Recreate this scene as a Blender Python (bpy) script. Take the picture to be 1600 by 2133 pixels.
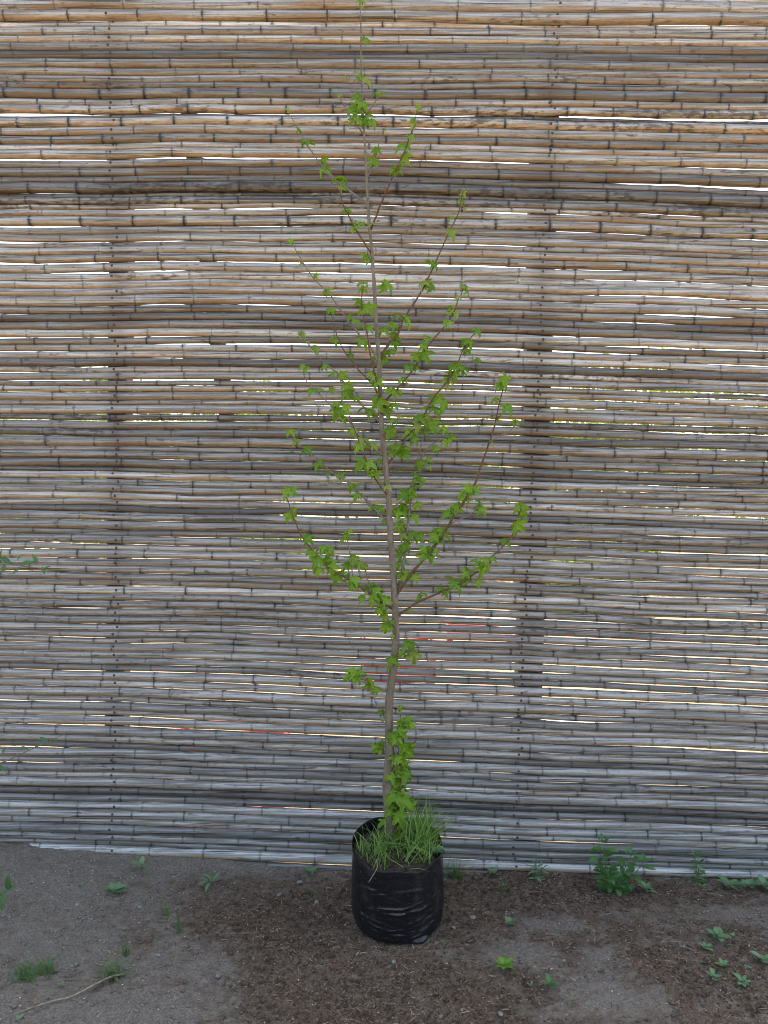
import bpy, math, random
import numpy as np
from mathutils import Vector, Matrix

R = math.radians
rng = random.Random(11)
np.random.seed(11)
scn = bpy.context.scene
for o in list(bpy.data.objects):
    bpy.data.objects.remove(o)

# ------------------------------------------------------------------ camera
FPX, CAM_D, CAM_H, PITCH = 1500.0, 2.78, 1.5, R(2.7)
cam_d = bpy.data.cameras.new('camera')
cam = bpy.data.objects.new('camera', cam_d)
scn.collection.objects.link(cam)
cam.location = (0, -CAM_D, CAM_H)
cam.rotation_euler = (R(90) - PITCH, 0, 0)
cam_d.sensor_fit = 'VERTICAL'
cam_d.sensor_height = 36.0
cam_d.lens = 36.0 * FPX / 2133.0
cam_d.clip_start = 0.05
cam_d.clip_end = 500
scn.camera = cam
scn.render.resolution_x, scn.render.resolution_y = 768, 1024

# ------------------------------------------------------------------ sky, sun, exposure
SUN_EL, SUN_AZ = R(57), R(12)        # azimuth measured from +Y (behind the fence) towards +X
w = bpy.data.worlds.new('World')
scn.world = w
w.use_nodes = True
nt = w.node_tree
bg = nt.nodes['Background']
sky = nt.nodes.new('ShaderNodeTexSky')
sky.sky_type = 'NISHITA'
sky.sun_disc = False
sky.sun_elevation = SUN_EL
sky.sun_rotation = SUN_AZ
sky.dust_density = 4.0
sky.ozone_density = 0.4
nt.links.new(sky.outputs[0], bg.inputs[0])
bg.inputs[1].default_value = 0.14
sd = bpy.data.lights.new('sun', 'SUN')
sd.energy = 3.6
sd.angle = R(0.53)
sd.color = (1.0, 0.93, 0.82)
sun = bpy.data.objects.new('sun', sd)
scn.collection.objects.link(sun)
to_sun = Vector((math.sin(SUN_AZ) * math.cos(SUN_EL), math.cos(SUN_AZ) * math.cos(SUN_EL), math.sin(SUN_EL)))
sun.rotation_euler = to_sun.to_track_quat('Z', 'Y').to_euler()
sun.location = (0, 6, 9)
vs = scn.view_settings
vs.view_transform = 'Standard'
vs.look = 'None'
vs.gamma = 1.0
vs.exposure = 2.05
vs.use_white_balance = True        # the phone's white balance for open shade
vs.white_balance_temperature = 6900
scn.render.engine = 'CYCLES'
scn.cycles.max_bounces = 8
scn.cycles.filter_width = 1.0

# ------------------------------------------------------------------ helpers
UP = Vector((0, math.sin(PITCH), math.cos(PITCH)))
FW = Vector((0, math.cos(PITCH), -math.sin(PITCH)))

def ray(u, v):
    return Vector(((u - 800.0) / FPX, 0, 0)) - UP * ((v - 1066.5) / FPX) + FW

def on_plane(u, v, Y):
    d = ray(u, v)
    t = (Y + CAM_D) / d.y
    return Vector((0, -CAM_D, CAM_H)) + d * t

def link(o):
    scn.collection.objects.link(o)
    return o

def tag(o, label, cat, group=None, kind=None):
    o['label'] = label
    o['category'] = cat
    if group: o['group'] = group
    if kind: o['kind'] = kind
    return o

def mesh_from(name, verts, faces, smooth=True):
    me = bpy.data.meshes.new(name)
    me.from_pydata([tuple(map(float, v)) for v in verts], [], [tuple(map(int, f)) for f in faces])
    if smooth:
        me.polygons.foreach_set('use_smooth', [True] * len(me.polygons))
    me.update()
    return me

def obj(name, me, mat=None, parent=None, root_loc=None):
    o = link(bpy.data.objects.new(name, me))
    if mat is not None and me is not None and not me.materials:
        me.materials.append(mat)
    if parent is not None:
        o.parent = parent
        if root_loc is not None:
            o.matrix_parent_inverse = Matrix.Translation(-Vector(root_loc))
    return o

def empty(name, loc):
    o = link(bpy.data.objects.new(name, None))
    o.location = loc
    o.empty_display_size = 0.05
    return o

def hash2(ix, iy, seed):
    n = (ix.astype(np.int64) * 374761393 + iy.astype(np.int64) * 668265263 + seed * 1442695041) & 0x7fffffff
    n = (n ^ (n >> 13)) * 1274126177 & 0x7fffffff
    n = n ^ (n >> 16)
    return (n & 0xffff) / 65535.0

def vnoise(x, y, seed=0):
    x = np.asarray(x, float); y = np.asarray(y, float)
    ix = np.floor(x); iy = np.floor(y)
    fx = x - ix; fy = y - iy
    fx = fx * fx * (3 - 2 * fx); fy = fy * fy * (3 - 2 * fy)
    a = hash2(ix, iy, seed); b = hash2(ix + 1, iy, seed)
    c = hash2(ix, iy + 1, seed); d = hash2(ix + 1, iy + 1, seed)
    return (a * (1 - fx) + b * fx) * (1 - fy) + (c * (1 - fx) + d * fx) * fy

def fbm(x, y, seed=0, octv=4):
    s = 0; a = 0.5; f = 1.0
    for k in range(octv):
        s = s + a * vnoise(np.asarray(x) * f, np.asarray(y) * f, seed + k * 17)
        a *= 0.5; f *= 2.03
    return s

def sstep(a, b, x):
    t = np.clip((np.asarray(x, float) - a) / (b - a), 0, 1)
    return t * t * (3 - 2 * t)

def catmull(pts, n=4):
    P = [Vector(p) for p in pts]
    if len(P) < 3: 
        return [P[0].lerp(P[-1], k / n) for k in range(n + 1)]
    P = [P[0] * 2 - P[1]] + P + [P[-1] * 2 - P[-2]]
    out = []
    for i in range(1, len(P) - 2):
        p0, p1, p2, p3 = P[i - 1:i + 3]
        for k in range(n):
            t = k / n
            out.append(0.5 * ((2 * p1) + (p2 - p0) * t + (2 * p0 - 5 * p1 + 4 * p2 - p3) * t * t + (3 * p1 - p0 - 3 * p2 + p3) * t ** 3))
    out.append(P[-2])
    return out

def tube(pts, radii, seg=7, V=None, F=None, cap=True):
    V = [] if V is None else V
    F = [] if F is None else F
    n = len(pts)
    pts = [Vector(p) for p in pts]
    ref = None
    base = len(V)
    for i in range(n):
        t = (pts[min(i + 1, n - 1)] - pts[max(i - 1, 0)])
        t = t.normalized() if t.length > 1e-9 else Vector((0, 0, 1))
        if ref is None:
            ref = t.orthogonal().normalized()
        ref = (ref - t * ref.dot(t))
        ref = ref.normalized() if ref.length > 1e-6 else t.orthogonal().normalized()
        b = t.cross(ref)
        r = radii[i]
        for k in range(seg):
            a = 2 * math.pi * k / seg
            V.append(pts[i] + ref * (math.cos(a) * r) + b * (math.sin(a) * r))
    for i in range(n - 1):
        for k in range(seg):
            k2 = (k + 1) % seg
            F.append((base + i * seg + k, base + i * seg + k2, base + (i + 1) * seg + k2, base + (i + 1) * seg + k))
    if cap:
        F.append(tuple(base + k for k in reversed(range(seg))))
        F.append(tuple(base + (n - 1) * seg + k for k in range(seg)))
    return V, F

# ---- node material helpers
class NT:
    def __init__(s, name):
        s.m = bpy.data.materials.new(name)
        s.m.use_nodes = True
        s.t = s.m.node_tree
        s.b = s.t.nodes['Principled BSDF']
        s.out = s.t.nodes['Material Output']
    def n(s, typ, **kw):
        x = s.t.nodes.new(typ)
        for k, v in kw.items(): setattr(x, k, v)
        return x
    def L(s, a, b): s.t.links.new(a, b)
    def noise(s, vec, scale, detail=4, rough=0.55):
        x = s.n('ShaderNodeTexNoise')
        x.inputs['Scale'].default_value = scale
        x.inputs['Detail'].default_value = detail
        x.inputs['Roughness'].default_value = rough
        if vec is not None: s.L(vec, x.inputs['Vector'])
        return x.outputs['Fac']
    def scalevec(s, vec, sc):
        x = s.n('ShaderNodeVectorMath', operation='MULTIPLY')
        s.L(vec, x.inputs[0]); x.inputs[1].default_value = sc
        return x.outputs[0]
    def math(s, op, a, b=None, c=None, clamp=False):
        x = s.n('ShaderNodeMath', operation=op)
        x.use_clamp = clamp
        for i, v in enumerate((a, b, c)):
            if v is None: continue
            if isinstance(v, (int, float)): x.inputs[i].default_value = v
            else: s.L(v, x.inputs[i])
        return x.outputs[0]
    def step(s, v, a, b, lo=0.0, hi=1.0):
        x = s.n('ShaderNodeMapRange', interpolation_type='SMOOTHSTEP')
        s.L(v, x.inputs[0])
        for i, q in zip((1, 2, 3, 4), (a, b, lo, hi)): x.inputs[i].default_value = q
        return x.outputs[0]
    def mix(s, f, a, b, mode='MIX'):
        x = s.n('ShaderNodeMix', data_type='RGBA', blend_type=mode)
        for sock, v in ((x.inputs[0], f), (x.inputs[6], a), (x.inputs[7], b)):
            if isinstance(v, (int, float)): sock.default_value = v
            elif isinstance(v, tuple): sock.default_value = (*v, 1.0)
            else: s.L(v, sock)
        return x.outputs[2]
    def attr(s, name):
        x = s.n('ShaderNodeAttribute', attribute_name=name)
        return x.outputs['Fac']
    def bump(s, h, strength, dist):
        x = s.n('ShaderNodeBump')
        x.inputs['Strength'].default_value = strength
        x.inputs['Distance'].default_value = dist
        s.L(h, x.inputs['Height'])
        s.L(x.outputs[0], s.b.inputs['Normal'])
    def col(s, c):
        if isinstance(c, tuple): s.b.inputs['Base Color'].default_value = (*c, 1)
        else: s.L(c, s.b.inputs['Base Color'])
    def rough(s, r):
        if isinstance(r, (int, float)): s.b.inputs['Roughness'].default_value = r
        else: s.L(r, s.b.inputs['Roughness'])
    def spec(s, v): s.b.inputs['Specular IOR Level'].default_value = v
    def objcoord(s):
        return s.n('ShaderNodeTexCoord').outputs['Object']
    def randvec(s, vec, k=37.0):
        oi = s.n('ShaderNodeObjectInfo')
        r = s.math('MULTIPLY', oi.outputs['Random'], k)
        c = s.n('ShaderNodeCombineXYZ')
        s.L(r, c.inputs[0]); s.L(r, c.inputs[1])
        a = s.n('ShaderNodeVectorMath', operation='ADD')
        s.L(vec, a.inputs[0]); s.L(c.outputs[0], a.inputs[1])
        return a.outputs[0], oi

# ------------------------------------------------------------------ materials
def mat_bamboo():
    m = NT('weathered bamboo')
    v, oi = m.randvec(m.objcoord())
    sep = m.n('ShaderNodeSeparateColor'); m.L(oi.outputs['Color'], sep.inputs[0])
    nodeD, grime, bright = sep.outputs[0], sep.outputs[1], sep.outputs[2]
    fine = m.noise(m.scalevec(v, (7, 330, 330)), 1.0, 4, 0.6)
    streak = m.noise(m.scalevec(v, (2.2, 120, 120)), 1.0, 3, 0.55)
    broad = m.noise(m.scalevec(v, (2.6, 26, 26)), 1.0, 4, 0.6)
    blot = m.noise(m.scalevec(v, (26, 75, 75)), 1.0, 5, 0.65)
    speck = m.noise(m.scalevec(v, (110, 260, 260)), 1.0, 2, 0.5)
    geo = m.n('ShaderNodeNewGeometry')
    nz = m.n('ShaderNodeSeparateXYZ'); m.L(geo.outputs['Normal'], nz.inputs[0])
    pz = m.n('ShaderNodeSeparateXYZ'); m.L(geo.outputs['Position'], pz.inputs[0])
    # rain-greyed upper side, tan under side; sky and warm ground-bounce tints painted in too
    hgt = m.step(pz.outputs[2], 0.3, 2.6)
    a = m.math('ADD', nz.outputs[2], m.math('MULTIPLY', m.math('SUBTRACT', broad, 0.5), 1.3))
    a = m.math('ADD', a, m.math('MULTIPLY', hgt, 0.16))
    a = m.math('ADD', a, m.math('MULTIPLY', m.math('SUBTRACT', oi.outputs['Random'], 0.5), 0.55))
    sidetone = m.step(a, -0.66, -0.10)
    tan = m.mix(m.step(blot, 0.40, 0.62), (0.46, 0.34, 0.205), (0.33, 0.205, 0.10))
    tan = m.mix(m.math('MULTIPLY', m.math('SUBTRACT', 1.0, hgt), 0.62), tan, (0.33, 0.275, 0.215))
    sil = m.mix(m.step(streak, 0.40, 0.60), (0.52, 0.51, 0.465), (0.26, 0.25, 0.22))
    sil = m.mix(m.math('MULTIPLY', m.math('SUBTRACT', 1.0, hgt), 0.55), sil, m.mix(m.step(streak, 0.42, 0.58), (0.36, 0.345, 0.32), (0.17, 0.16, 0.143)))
    c = m.mix(sidetone, tan, sil)
    c = m.mix(m.step(fine, 0.49, 0.66, 0.0, 0.66), c, (0.13, 0.11, 0.09))
    # rust-orange weather stains, commonest high on the fence
    ru = m.noise(m.scalevec(v, (1.7, 9, 9)), 1.0, 4, 0.65)
    rs = m.math('ADD', ru, m.math('MULTIPLY', hgt, 0.07))
    rs = m.math('ADD', rs, m.math('MULTIPLY', nz.outputs[2], -0.09))
    c = m.mix(m.step(rs, 0.60, 0.72, 0.0, 0.62), c, (0.29, 0.165, 0.06))
    # long drying cracks
    crack = m.noise(m.scalevec(v, (1.4, 150, 150)), 1.0, 1, 0.4)
    c = m.mix(m.step(crack, 0.655, 0.685, 0.0, 0.85), c, (0.04, 0.034, 0.03))
    # black mould, more of it on grimy poles
    lng = m.step(m.noise(m.scalevec(v, (1.1, 3, 3)), 1.0, 2, 0.5), 0.40, 0.62)
    g = m.math('ADD', blot, m.math('MULTIPLY', m.math('MULTIPLY', grime, lng), 0.26))
    g = m.math('ADD', g, m.math('MULTIPLY', m.math('SUBTRACT', broad, 0.5), 0.35))
    c = m.mix(m.step(g, 0.585, 0.74, 0.0, 0.82), c, (0.06, 0.04, 0.025))
    c = m.mix(m.step(speck, 0.63, 0.70, 0.0, 0.55), c, (0.06, 0.05, 0.04))
    # grime held where the pole is nailed over the post
    st = m.math('MULTIPLY', m.attr('stain'), m.step(broad, 0.35, 0.6, 0.35, 0.85))
    c = m.mix(st, c, (0.085, 0.07, 0.055))
    nd = m.math('MULTIPLY', m.attr('node'), m.math('ADD', m.math('MULTIPLY', nodeD, 0.75), 0.36), clamp=True)
    nd = m.math('MULTIPLY', nd, m.step(blot, 0.34, 0.56, 0.45, 1.5), clamp=True)
    c = m.mix(nd, c, (0.028, 0.023, 0.019))
    br = m.math('ADD', m.math('MULTIPLY', bright, 1.5), 0.02)
    hsv = m.n('ShaderNodeHueSaturation'); m.L(br, hsv.inputs['Value']); m.L(c, hsv.inputs['Color'])
    m.col(hsv.outputs[0])
    m.rough(m.step(streak, 0.35, 0.65, 0.28, 0.55))
    m.spec(0.6)
    m.bump(m.math('ADD', m.math('MULTIPLY', fine, 0.6), m.math('MULTIPLY', crack, -0.5)), 0.5, 0.0012)
    return m.m

def mat_leaf(name, c1, c2, rib, trans=0.35, rough=0.5):
    m = NT(name)
    v, oi = m.randvec(m.objcoord())
    n = m.noise(v, 60.0, 3)
    f = m.math('ADD', m.math('MULTIPLY', oi.outputs['Random'], 0.75), m.math('MULTIPLY', n, 0.35), clamp=True)
    c = m.mix(f, c1, c2)
    c = m.mix(m.step(m.attr('rib'), 0.80, 1.0, 0.0, 0.55), c, rib)
    m.col(c); m.rough(rough); m.spec(0.35)
    tr = m.n('ShaderNodeBsdfTranslucent')
    hs = m.n('ShaderNodeHueSaturation'); hs.inputs['Value'].default_value = 1.5; hs.inputs['Saturation'].default_value = 1.1
    m.L(c, hs.inputs['Color']); m.L(hs.outputs[0], tr.inputs[0])
    mx = m.n('ShaderNodeMixShader'); mx.inputs[0].default_value = trans
    m.L(m.b.outputs[0], mx.inputs[1]); m.L(tr.outputs[0], mx.inputs[2])
    m.L(mx.outputs[0], m.out.inputs[0])
    m.bump(m.noise(v, 240.0, 2), 0.25, 0.001)
    return m.m

def mat_bark(name, c1, c2, pale, sc=60):
    m = NT(name)
    p = m.objcoord()
    n1 = m.noise(m.scalevec(p, (1, 1, 0.35)), sc, 5, 0.65)
    n2 = m.noise(m.scalevec(p, (1, 1, 2.2)), sc * 2.2, 3)
    n3 = m.noise(m.scalevec(p, (1, 1, 2.6)), sc * 0.7, 2)
    c = m.mix(m.step(n1, 0.35, 0.65), c1, c2)
    c = m.mix(m.step(n3, 0.66, 0.74, 0, 0.6), c, pale)
    c = m.mix(m.step(n2, 0.6, 0.75, 0, 0.5), c, tuple(x * 0.4 for x in c1))
    m.col(c); m.rough(0.75); m.spec(0.25)
    m.bump(n1, 0.6, 0.002)
    return m.m

def mat_simple(name, c, rough=0.7, spec=0.3, var=0.3, sc=80):
    m = NT(name)
    v, oi = m.randvec(m.objcoord())
    n = m.noise(v, sc, 4)
    d = tuple(x * (1 - var) for x in c); e = tuple(min(1, x * (1 + var)) for x in c)
    m.col(m.mix(m.step(n, 0.3, 0.7), d, e)); m.rough(rough); m.spec(spec)
    m.bump(n, 0.3, 0.002)
    return m.m

def mat_grass(name, c1, c2):
    m = NT(name)
    c = m.mix(m.attr('rnd'), c1, c2)
    c = m.mix(m.step(m.attr('tipdry'), 0.86, 1.0, 0, 0.5), c, (0.30, 0.24, 0.10))
    m.col(c); m.rough(0.5); m.spec(0.35)
    tr = m.n('ShaderNodeBsdfTranslucent'); m.L(c, tr.inputs[0])
    mx = m.n('ShaderNodeMixShader'); mx.inputs[0].default_value = 0.3
    m.L(m.b.outputs[0], mx.inputs[1]); m.L(tr.outputs[0], mx.inputs[2]); m.L(mx.outputs[0], m.out.inputs[0])
    return m.m

def mat_bag():
    m = NT('black polythene')
    p = m.objcoord()
    n = m.noise(p, 45, 4)
    dust = m.noise(m.scalevec(p, (1, 1, 0.7)), 16, 5, 0.65)
    sp = m.noise(p, 190, 2)
    spm = m.math('MULTIPLY', m.step(sp, 0.70, 0.745), m.step(m.noise(p, 14, 3), 0.42, 0.6))
    c = m.mix(m.step(dust, 0.5, 0.78, 0.0, 0.30), (0.0075, 0.008, 0.0105), (0.07, 0.062, 0.052))
    c = m.mix(m.math('MULTIPLY', spm, 0.8), c, (0.38, 0.34, 0.29))
    m.col(c)
    m.rough(m.step(dust, 0.40, 0.66, 0.20, 0.46)); m.spec(0.5)
    fo = m.noise(m.scalevec(p, (14, 14, 60)), 1.0, 4, 0.6)
    m.bump(m.math('ADD', m.math('MULTIPLY', fo, 1.0), m.math('MULTIPLY', n, 0.25)), 0.35, 0.006)
    return m.m

def mat_ground():
    m = NT('dusty soil and bark mulch')
    p = m.n('ShaderNodeNewGeometry').outputs['Position']
    mulch = m.attr('mulch'); behind = m.attr('behind')
    n1 = m.noise(p, 22, 6, 0.65)
    n2 = m.noise(p, 130, 4, 0.65)
    n3 = m.noise(p, 420, 2, 0.6)
    vor = m.n('ShaderNodeTexVoronoi'); vor.inputs['Scale'].default_value = 150.0; m.L(p, vor.inputs['Vector'])
    br = m.mix(m.step(n2, 0.35, 0.65), (0.098, 0.069, 0.047), (0.25, 0.178, 0.122))
    br = m.mix(m.step(n3, 0.6, 0.72, 0, 0.55), br, (0.23, 0.165, 0.105))
    gy = m.mix(m.step(n2, 0.3, 0.7), (0.195, 0.166, 0.128), (0.34, 0.293, 0.23))
    gy = m.mix(m.step(n3, 0.64, 0.74, 0, 0.4), gy, (0.27, 0.24, 0.2))
    gy = m.mix(m.step(n1, 0.55, 0.75, 0, 0.45), gy, (0.115, 0.085, 0.06))
    f = m.math('ADD', mulch, m.math('MULTIPLY', m.math('SUBTRACT', n1, 0.5), 1.9))
    f = m.math('ADD', f, m.math('MULTIPLY', m.math('SUBTRACT', n2, 0.5), 1.5))
    f = m.math('ADD', f, m.math('MULTIPLY', m.math('SUBTRACT', m.noise(p, 6.5, 5, 0.7), 0.5), 2.2))
    c = m.mix(m.step(f, 0.15, 0.90), gy, br)
    dry = m.mix(m.step(n1, 0.3, 0.7), (0.42, 0.33, 0.23), (0.33, 0.25, 0.165))
    c = m.mix(behind, c, dry)
    m.col(c); m.rough(0.95); m.spec(0.12)
    h = m.math('ADD', m.math('MULTIPLY', n2, 1.0), m.math('MULTIPLY', n3, 0.6))
    h = m.math('ADD', h, m.math('MULTIPLY', vor.outputs['Distance'], 0.5))
    m.bump(h, 1.0, 0.010)
    return m.m

def mat_ramp_attr(name, cols, rough=0.85):
    m = NT(name)
    r = m.n('ShaderNodeValToRGB')
    e = r.color_ramp.elements
    while len(e) < len(cols): e.new(0.5)
    for i, c in enumerate(cols):
        e[i].position = i / max(1, len(cols) - 1); e[i].color = (*c, 1)
    m.L(m.attr('rnd'), r.inputs[0])
    m.col(r.outputs[0]); m.rough(rough); m.spec(0.2)
    return m.m

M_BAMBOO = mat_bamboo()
M_POST = mat_bark('old post timber', (0.10, 0.065, 0.04), (0.17, 0.115, 0.07), (0.2, 0.15, 0.1), 30)
M_NAIL = mat_simple('rusty nail', (0.06, 0.035, 0.025), 0.6, 0.4, 0.4, 300)
M_TRUNK = mat_bark('sapling bark', (0.135, 0.112, 0.078), (0.215, 0.183, 0.135), (0.36, 0.34, 0.30), 70)
M_TWIG = mat_bark('young twig bark', (0.095, 0.052, 0.032), (0.15, 0.09, 0.055), (0.28, 0.2, 0.15), 120)
M_TWIG_GREY = mat_bark('grey twig bark', (0.135, 0.11, 0.085), (0.22, 0.19, 0.155), (0.3, 0.27, 0.23), 110)
M_LEAF = mat_leaf('sapling leaf', (0.115, 0.25, 0.018), (0.24, 0.41, 0.032), (0.27, 0.40, 0.08), 0.38)
M_LEAFNEW = mat_leaf('unfolding leaf', (0.22, 0.33, 0.06), (0.33, 0.40, 0.10), (0.4, 0.45, 0.16), 0.4)
M_WEED = mat_leaf('blue green weed leaf', (0.115, 0.225, 0.095), (0.18, 0.30, 0.14), (0.2, 0.3, 0.17), 0.22)
M_NETTLE = mat_leaf('nettle leaf', (0.055, 0.15, 0.04), (0.10, 0.23, 0.065), (0.12, 0.22, 0.08), 0.25)
M_BRIGHT = mat_leaf('bright seedling leaf', (0.12, 0.28, 0.03), (0.19, 0.36, 0.04), (0.25, 0.4, 0.1), 0.3)
M_SHRUB = mat_leaf('shrub leaf', (0.05, 0.13, 0.035), (0.085, 0.19, 0.05), (0.14, 0.24, 0.1), 0.25, 0.35)
M_STEM = mat_simple('green stem', (0.12, 0.17, 0.07), 0.6, 0.3)
M_GRASS = mat_grass('bag grass', (0.13, 0.27, 0.045), (0.33, 0.49, 0.14))
M_TUFT = mat_grass('ground grass', (0.07, 0.17, 0.05), (0.16, 0.27, 0.07))
M_BAG = mat_bag()
M_POTSOIL = mat_simple('potting soil', (0.055, 0.040, 0.030), 0.95, 0.1, 0.6, 90)
M_GROUND = mat_ground()
M_STRAW = mat_ramp_attr('wood chips and straw', [(0.07, 0.045, 0.03), (0.13, 0.085, 0.055), (0.21, 0.15, 0.1), (0.42, 0.33, 0.23)])
M_CLOD = mat_ramp_attr('soil clods', [(0.07, 0.048, 0.033), (0.15, 0.112, 0.08), (0.25, 0.215, 0.17)])
M_PERL = mat_ramp_attr('perlite grains', [(0.45, 0.42, 0.38), (0.7, 0.68, 0.64)])
M_STONE = mat_simple('pebble', (0.2, 0.185, 0.165), 0.8, 0.3, 0.35, 120)
M_DRY = mat_simple('dry stalk', (0.30, 0.24, 0.165), 0.8, 0.2, 0.3, 90)
M_RED = mat_simple('red plastic', (0.55, 0.03, 0.025), 0.4, 0.5, 0.1, 20)
M_CROWN = mat_leaf('garden foliage', (0.11, 0.19, 0.03), (0.22, 0.30, 0.05), (0.2, 0.3, 0.06), 0.35)

# ------------------------------------------------------------------ ground
ZF_PX = [(-400, 1730), (0, 1747), (120, 1768), (300, 1783), (450, 1790), (560, 1805), (730, 1812), (950, 1815), (1100, 1817), (1250, 1824), (1600, 1838), (2000, 1845)]
_zx = []; _zz = []
for u, v in ZF_PX:
    p = on_plane(u, v, -0.02)
    _zx.append(p.x); _zz.append(p.z)

def gz(x, y):
    x = np.asarray(x, float); y = np.asarray(y, float)
    zf = np.interp(x, _zx, _zz)
    wgt = np.where(y < 0, sstep(-0.62, -0.02, y), 1 - sstep(0.05, 1.6, y))
    far = sstep(-2.4, -1.0, x) * (1 - sstep(1.6, 3.5, x))
    bagk = np.exp(-(((x - 0.04) / 0.24) ** 2 + ((y + 0.31) / 0.24) ** 2) * 1.4)
    z = zf * wgt * (0.25 + 0.75 * far) * (1 - 0.9 * bagk)
    z = z + 0.012 * (fbm(x * 2.3 + 9, y * 2.3, 5, 3) - 0.44) * (1 - bagk)
    return z

def on_ground(u, v):
    d = ray(u, v)
    z = 0.0
    for k in range(25):
        t = (z - CAM_H) / d.z
        p = Vector((0, -CAM_D, CAM_H)) + d * t
        z = 0.5 * z + 0.5 * float(gz(p.x, min(p.y, -0.03)))
    if p.y > -0.035:
        p = on_plane(u, v, -0.035)
    p.z = float(gz(p.x, p.y))
    return p

def pxm(p):          # metres per photograph pixel at a point
    return (p.y + CAM_D) / FPX

# mulch / bare dust map: blobs in ground position, + is brown mulch
BLOBS = []
def blob(u, v, rx, ry, a):
    p = on_ground(u, v)
    BLOBS.append((p.x, p.y, rx, ry, a))
for b in [(830, 1900, 0.85, 0.45, 0.5), (560, 1930, 0.32, 0.25, 0.3), (640, 2050, 0.32, 0.18, 0.3), (1250, 1850, 0.6, 0.13, 0.7),
          (1500, 2000, 0.40, 0.22, 0.45), (1000, 2080, 0.22, 0.15, 0.5), (1420, 2100, 0.35, 0.12, 0.35), (760, 2110, 0.4, 0.12, 0.45),
          (120, 1930, 0.3, 0.2, -0.25), (100, 1800, 0.5, 0.2, -0.45), (420, 1780, 0.35, 0.08, -0.5), (60, 2090, 0.35, 0.12, -0.2),
          (1140, 1925, 0.13, 0.055, -0.7), (1240, 1990, 0.08, 0.06, -0.45), (1080, 1990, 0.13, 0.06, -0.75), (1300, 1905, 0.09, 0.035, -0.35), (1330, 2085, 0.15, 0.06, -0.7),
          (1230, 2060, 0.13, 0.06, -0.55), (1570, 1905, 0.22, 0.06, -0.8), (1430, 1960, 0.10, 0.05, -0.3), (430, 2010, 0.14, 0.07, -0.6),
          (380, 2100, 0.2, 0.08, -0.6), (200, 1990, 0.2, 0.07, -0.35), (1180, 2110, 0.2, 0.04, -0.4)]:
    blob(*b)

def mulch_at(x, y):
    x = np.asarray(x, float); y = np.asarray(y, float)
    m = np.full(np.broadcast(x, y).shape, 0.30)
    for bx, by, rx, ry, a in BLOBS:
        m = m + a * np.exp(-(((x - bx) / rx) ** 2 + ((y - by) / ry) ** 2))
    return np.clip(m, 0, 1)

def spaced(lo, hi, d0, d1, step, grow=1.35):
    mid = list(np.arange(d0, d1 + 1e-6, step))
    out = mid[:]
    s = step; x = d1
    while x < hi:
        s *= grow; x += s; out.append(min(x, hi))
    s = step; x = d0
    while x > lo:
        s *= grow; x -= s; out.insert(0, max(x, lo))
    return np.array(out)

gx = spaced(-90, 90, -1.52, 1.52, 0.0075)
gy = spaced(-60, 160, -1.02, 0.04, 0.0075)
X, Y = np.meshgrid(gx, gy)
mu = mulch_at(X, Y)
near = ((np.abs(X) < 1.7) & (Y > -1.3) & (Y < 0.15)).astype(float)
clod = (fbm(X * 26, Y * 26, 31, 3) - 0.44) * 0.014 + (vnoise(X * 62, Y * 62, 77) - 0.5) * 0.009
ridge = np.abs(fbm(X * 11, Y * 11, 91, 3) - 0.44) * 0.02
Z = gz(X, Y) + near * (clod * (0.55 + 0.75 * mu) + ridge * 0.75 * (1 - 0.4 * mu) - 0.002)
ny, nx = X.shape
vid = np.arange(nx * ny).reshape(ny, nx)
q = np.stack([vid[:-1, :-1], vid[:-1, 1:], vid[1:, 1:], vid[1:, :-1]], -1).reshape(-1, 4)
me = mesh_from('ground', np.stack([X, Y, Z], -1).reshape(-1, 3), q)
for nm, arr in (('mulch', mu), ('behind', sstep(0.1, 0.7, Y) + sstep(1.2, 2.2, -Y) * 0.55)):
    at = me.attributes.new(nm, 'FLOAT', 'POINT')
    at.data.foreach_set('value', np.clip(arr, 0, 1).astype(np.float32).ravel())
ground = obj('ground', me, M_GROUND)
ground['kind'] = 'structure'

# ------------------------------------------------------------------ bamboo fence
K = 2133 / 240.0
STRIPS = [
 (0, [(-15,195),(210,380),(390,492),(484,655),(680,800),(805,955),(962,1110),(1118,1260),(1280,1412),(1420,1535),(1540,1660),(1670,1830),(1845,1970),(1970,2110)]),
 (230, [(92,160),(150,310),(318,462),(475,615),(620,745),(745,895),(925,1055),(1055,1205),(1225,1340),(1340,1530),(1530,1612),(1610,1745),(1755,1830),(1830,1945),(1955,2115)]),
 (460, [(105,232),(240,370),(395,480),(485,615),(645,770),(795,940),(955,1100),(1105,1240),(1250,1385),(1390,1560),(1580,1705),(1730,1860),(1865,2015),(2025,2160)]),
 (690, [(125,240),(265,380),(390,510),(515,655),(675,765),(775,895),(925,1005),(1030,1130),(1130,1275),(1285,1365),(1375,1520),(1550,1640),(1665,1800),(1820,1940),(1960,2130)]),
 (920, [(95,190),(205,325),(345,485),(505,585),(590,705),(730,845),(860,985),(990,1105),(1115,1215),(1230,1345),(1355,1490),(1500,1650),(1655,1775),(1785,1915),(1935,2030),(2045,2175)]),
 (1150, [(145,265),(280,405),(415,530),(550,650),(660,795),(805,930),(930,1050),(1075,1210),(1220,1350),(1360,1480),(1500,1610),(1620,1715),(1730,1860),(1865,2000),(2005,2125)]),
 (1380, [(85,195),(215,360),(370,495),(500,665),(675,770),(780,930),(940,1045),(1060,1190),(1240,1385),(1400,1520),(1535,1640),(1660,1800),(1815,1910),(1950,2080)]),
 (1610, [(45,135),(150,300),(320,445),(465,585),(600,730),(745,900),(905,1010),(1025,1180),(1190,1305),(1315,1400),(1415,1580),(1595,1690),(1705,1830),(1850,1980)]),
]
POLES = []
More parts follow.
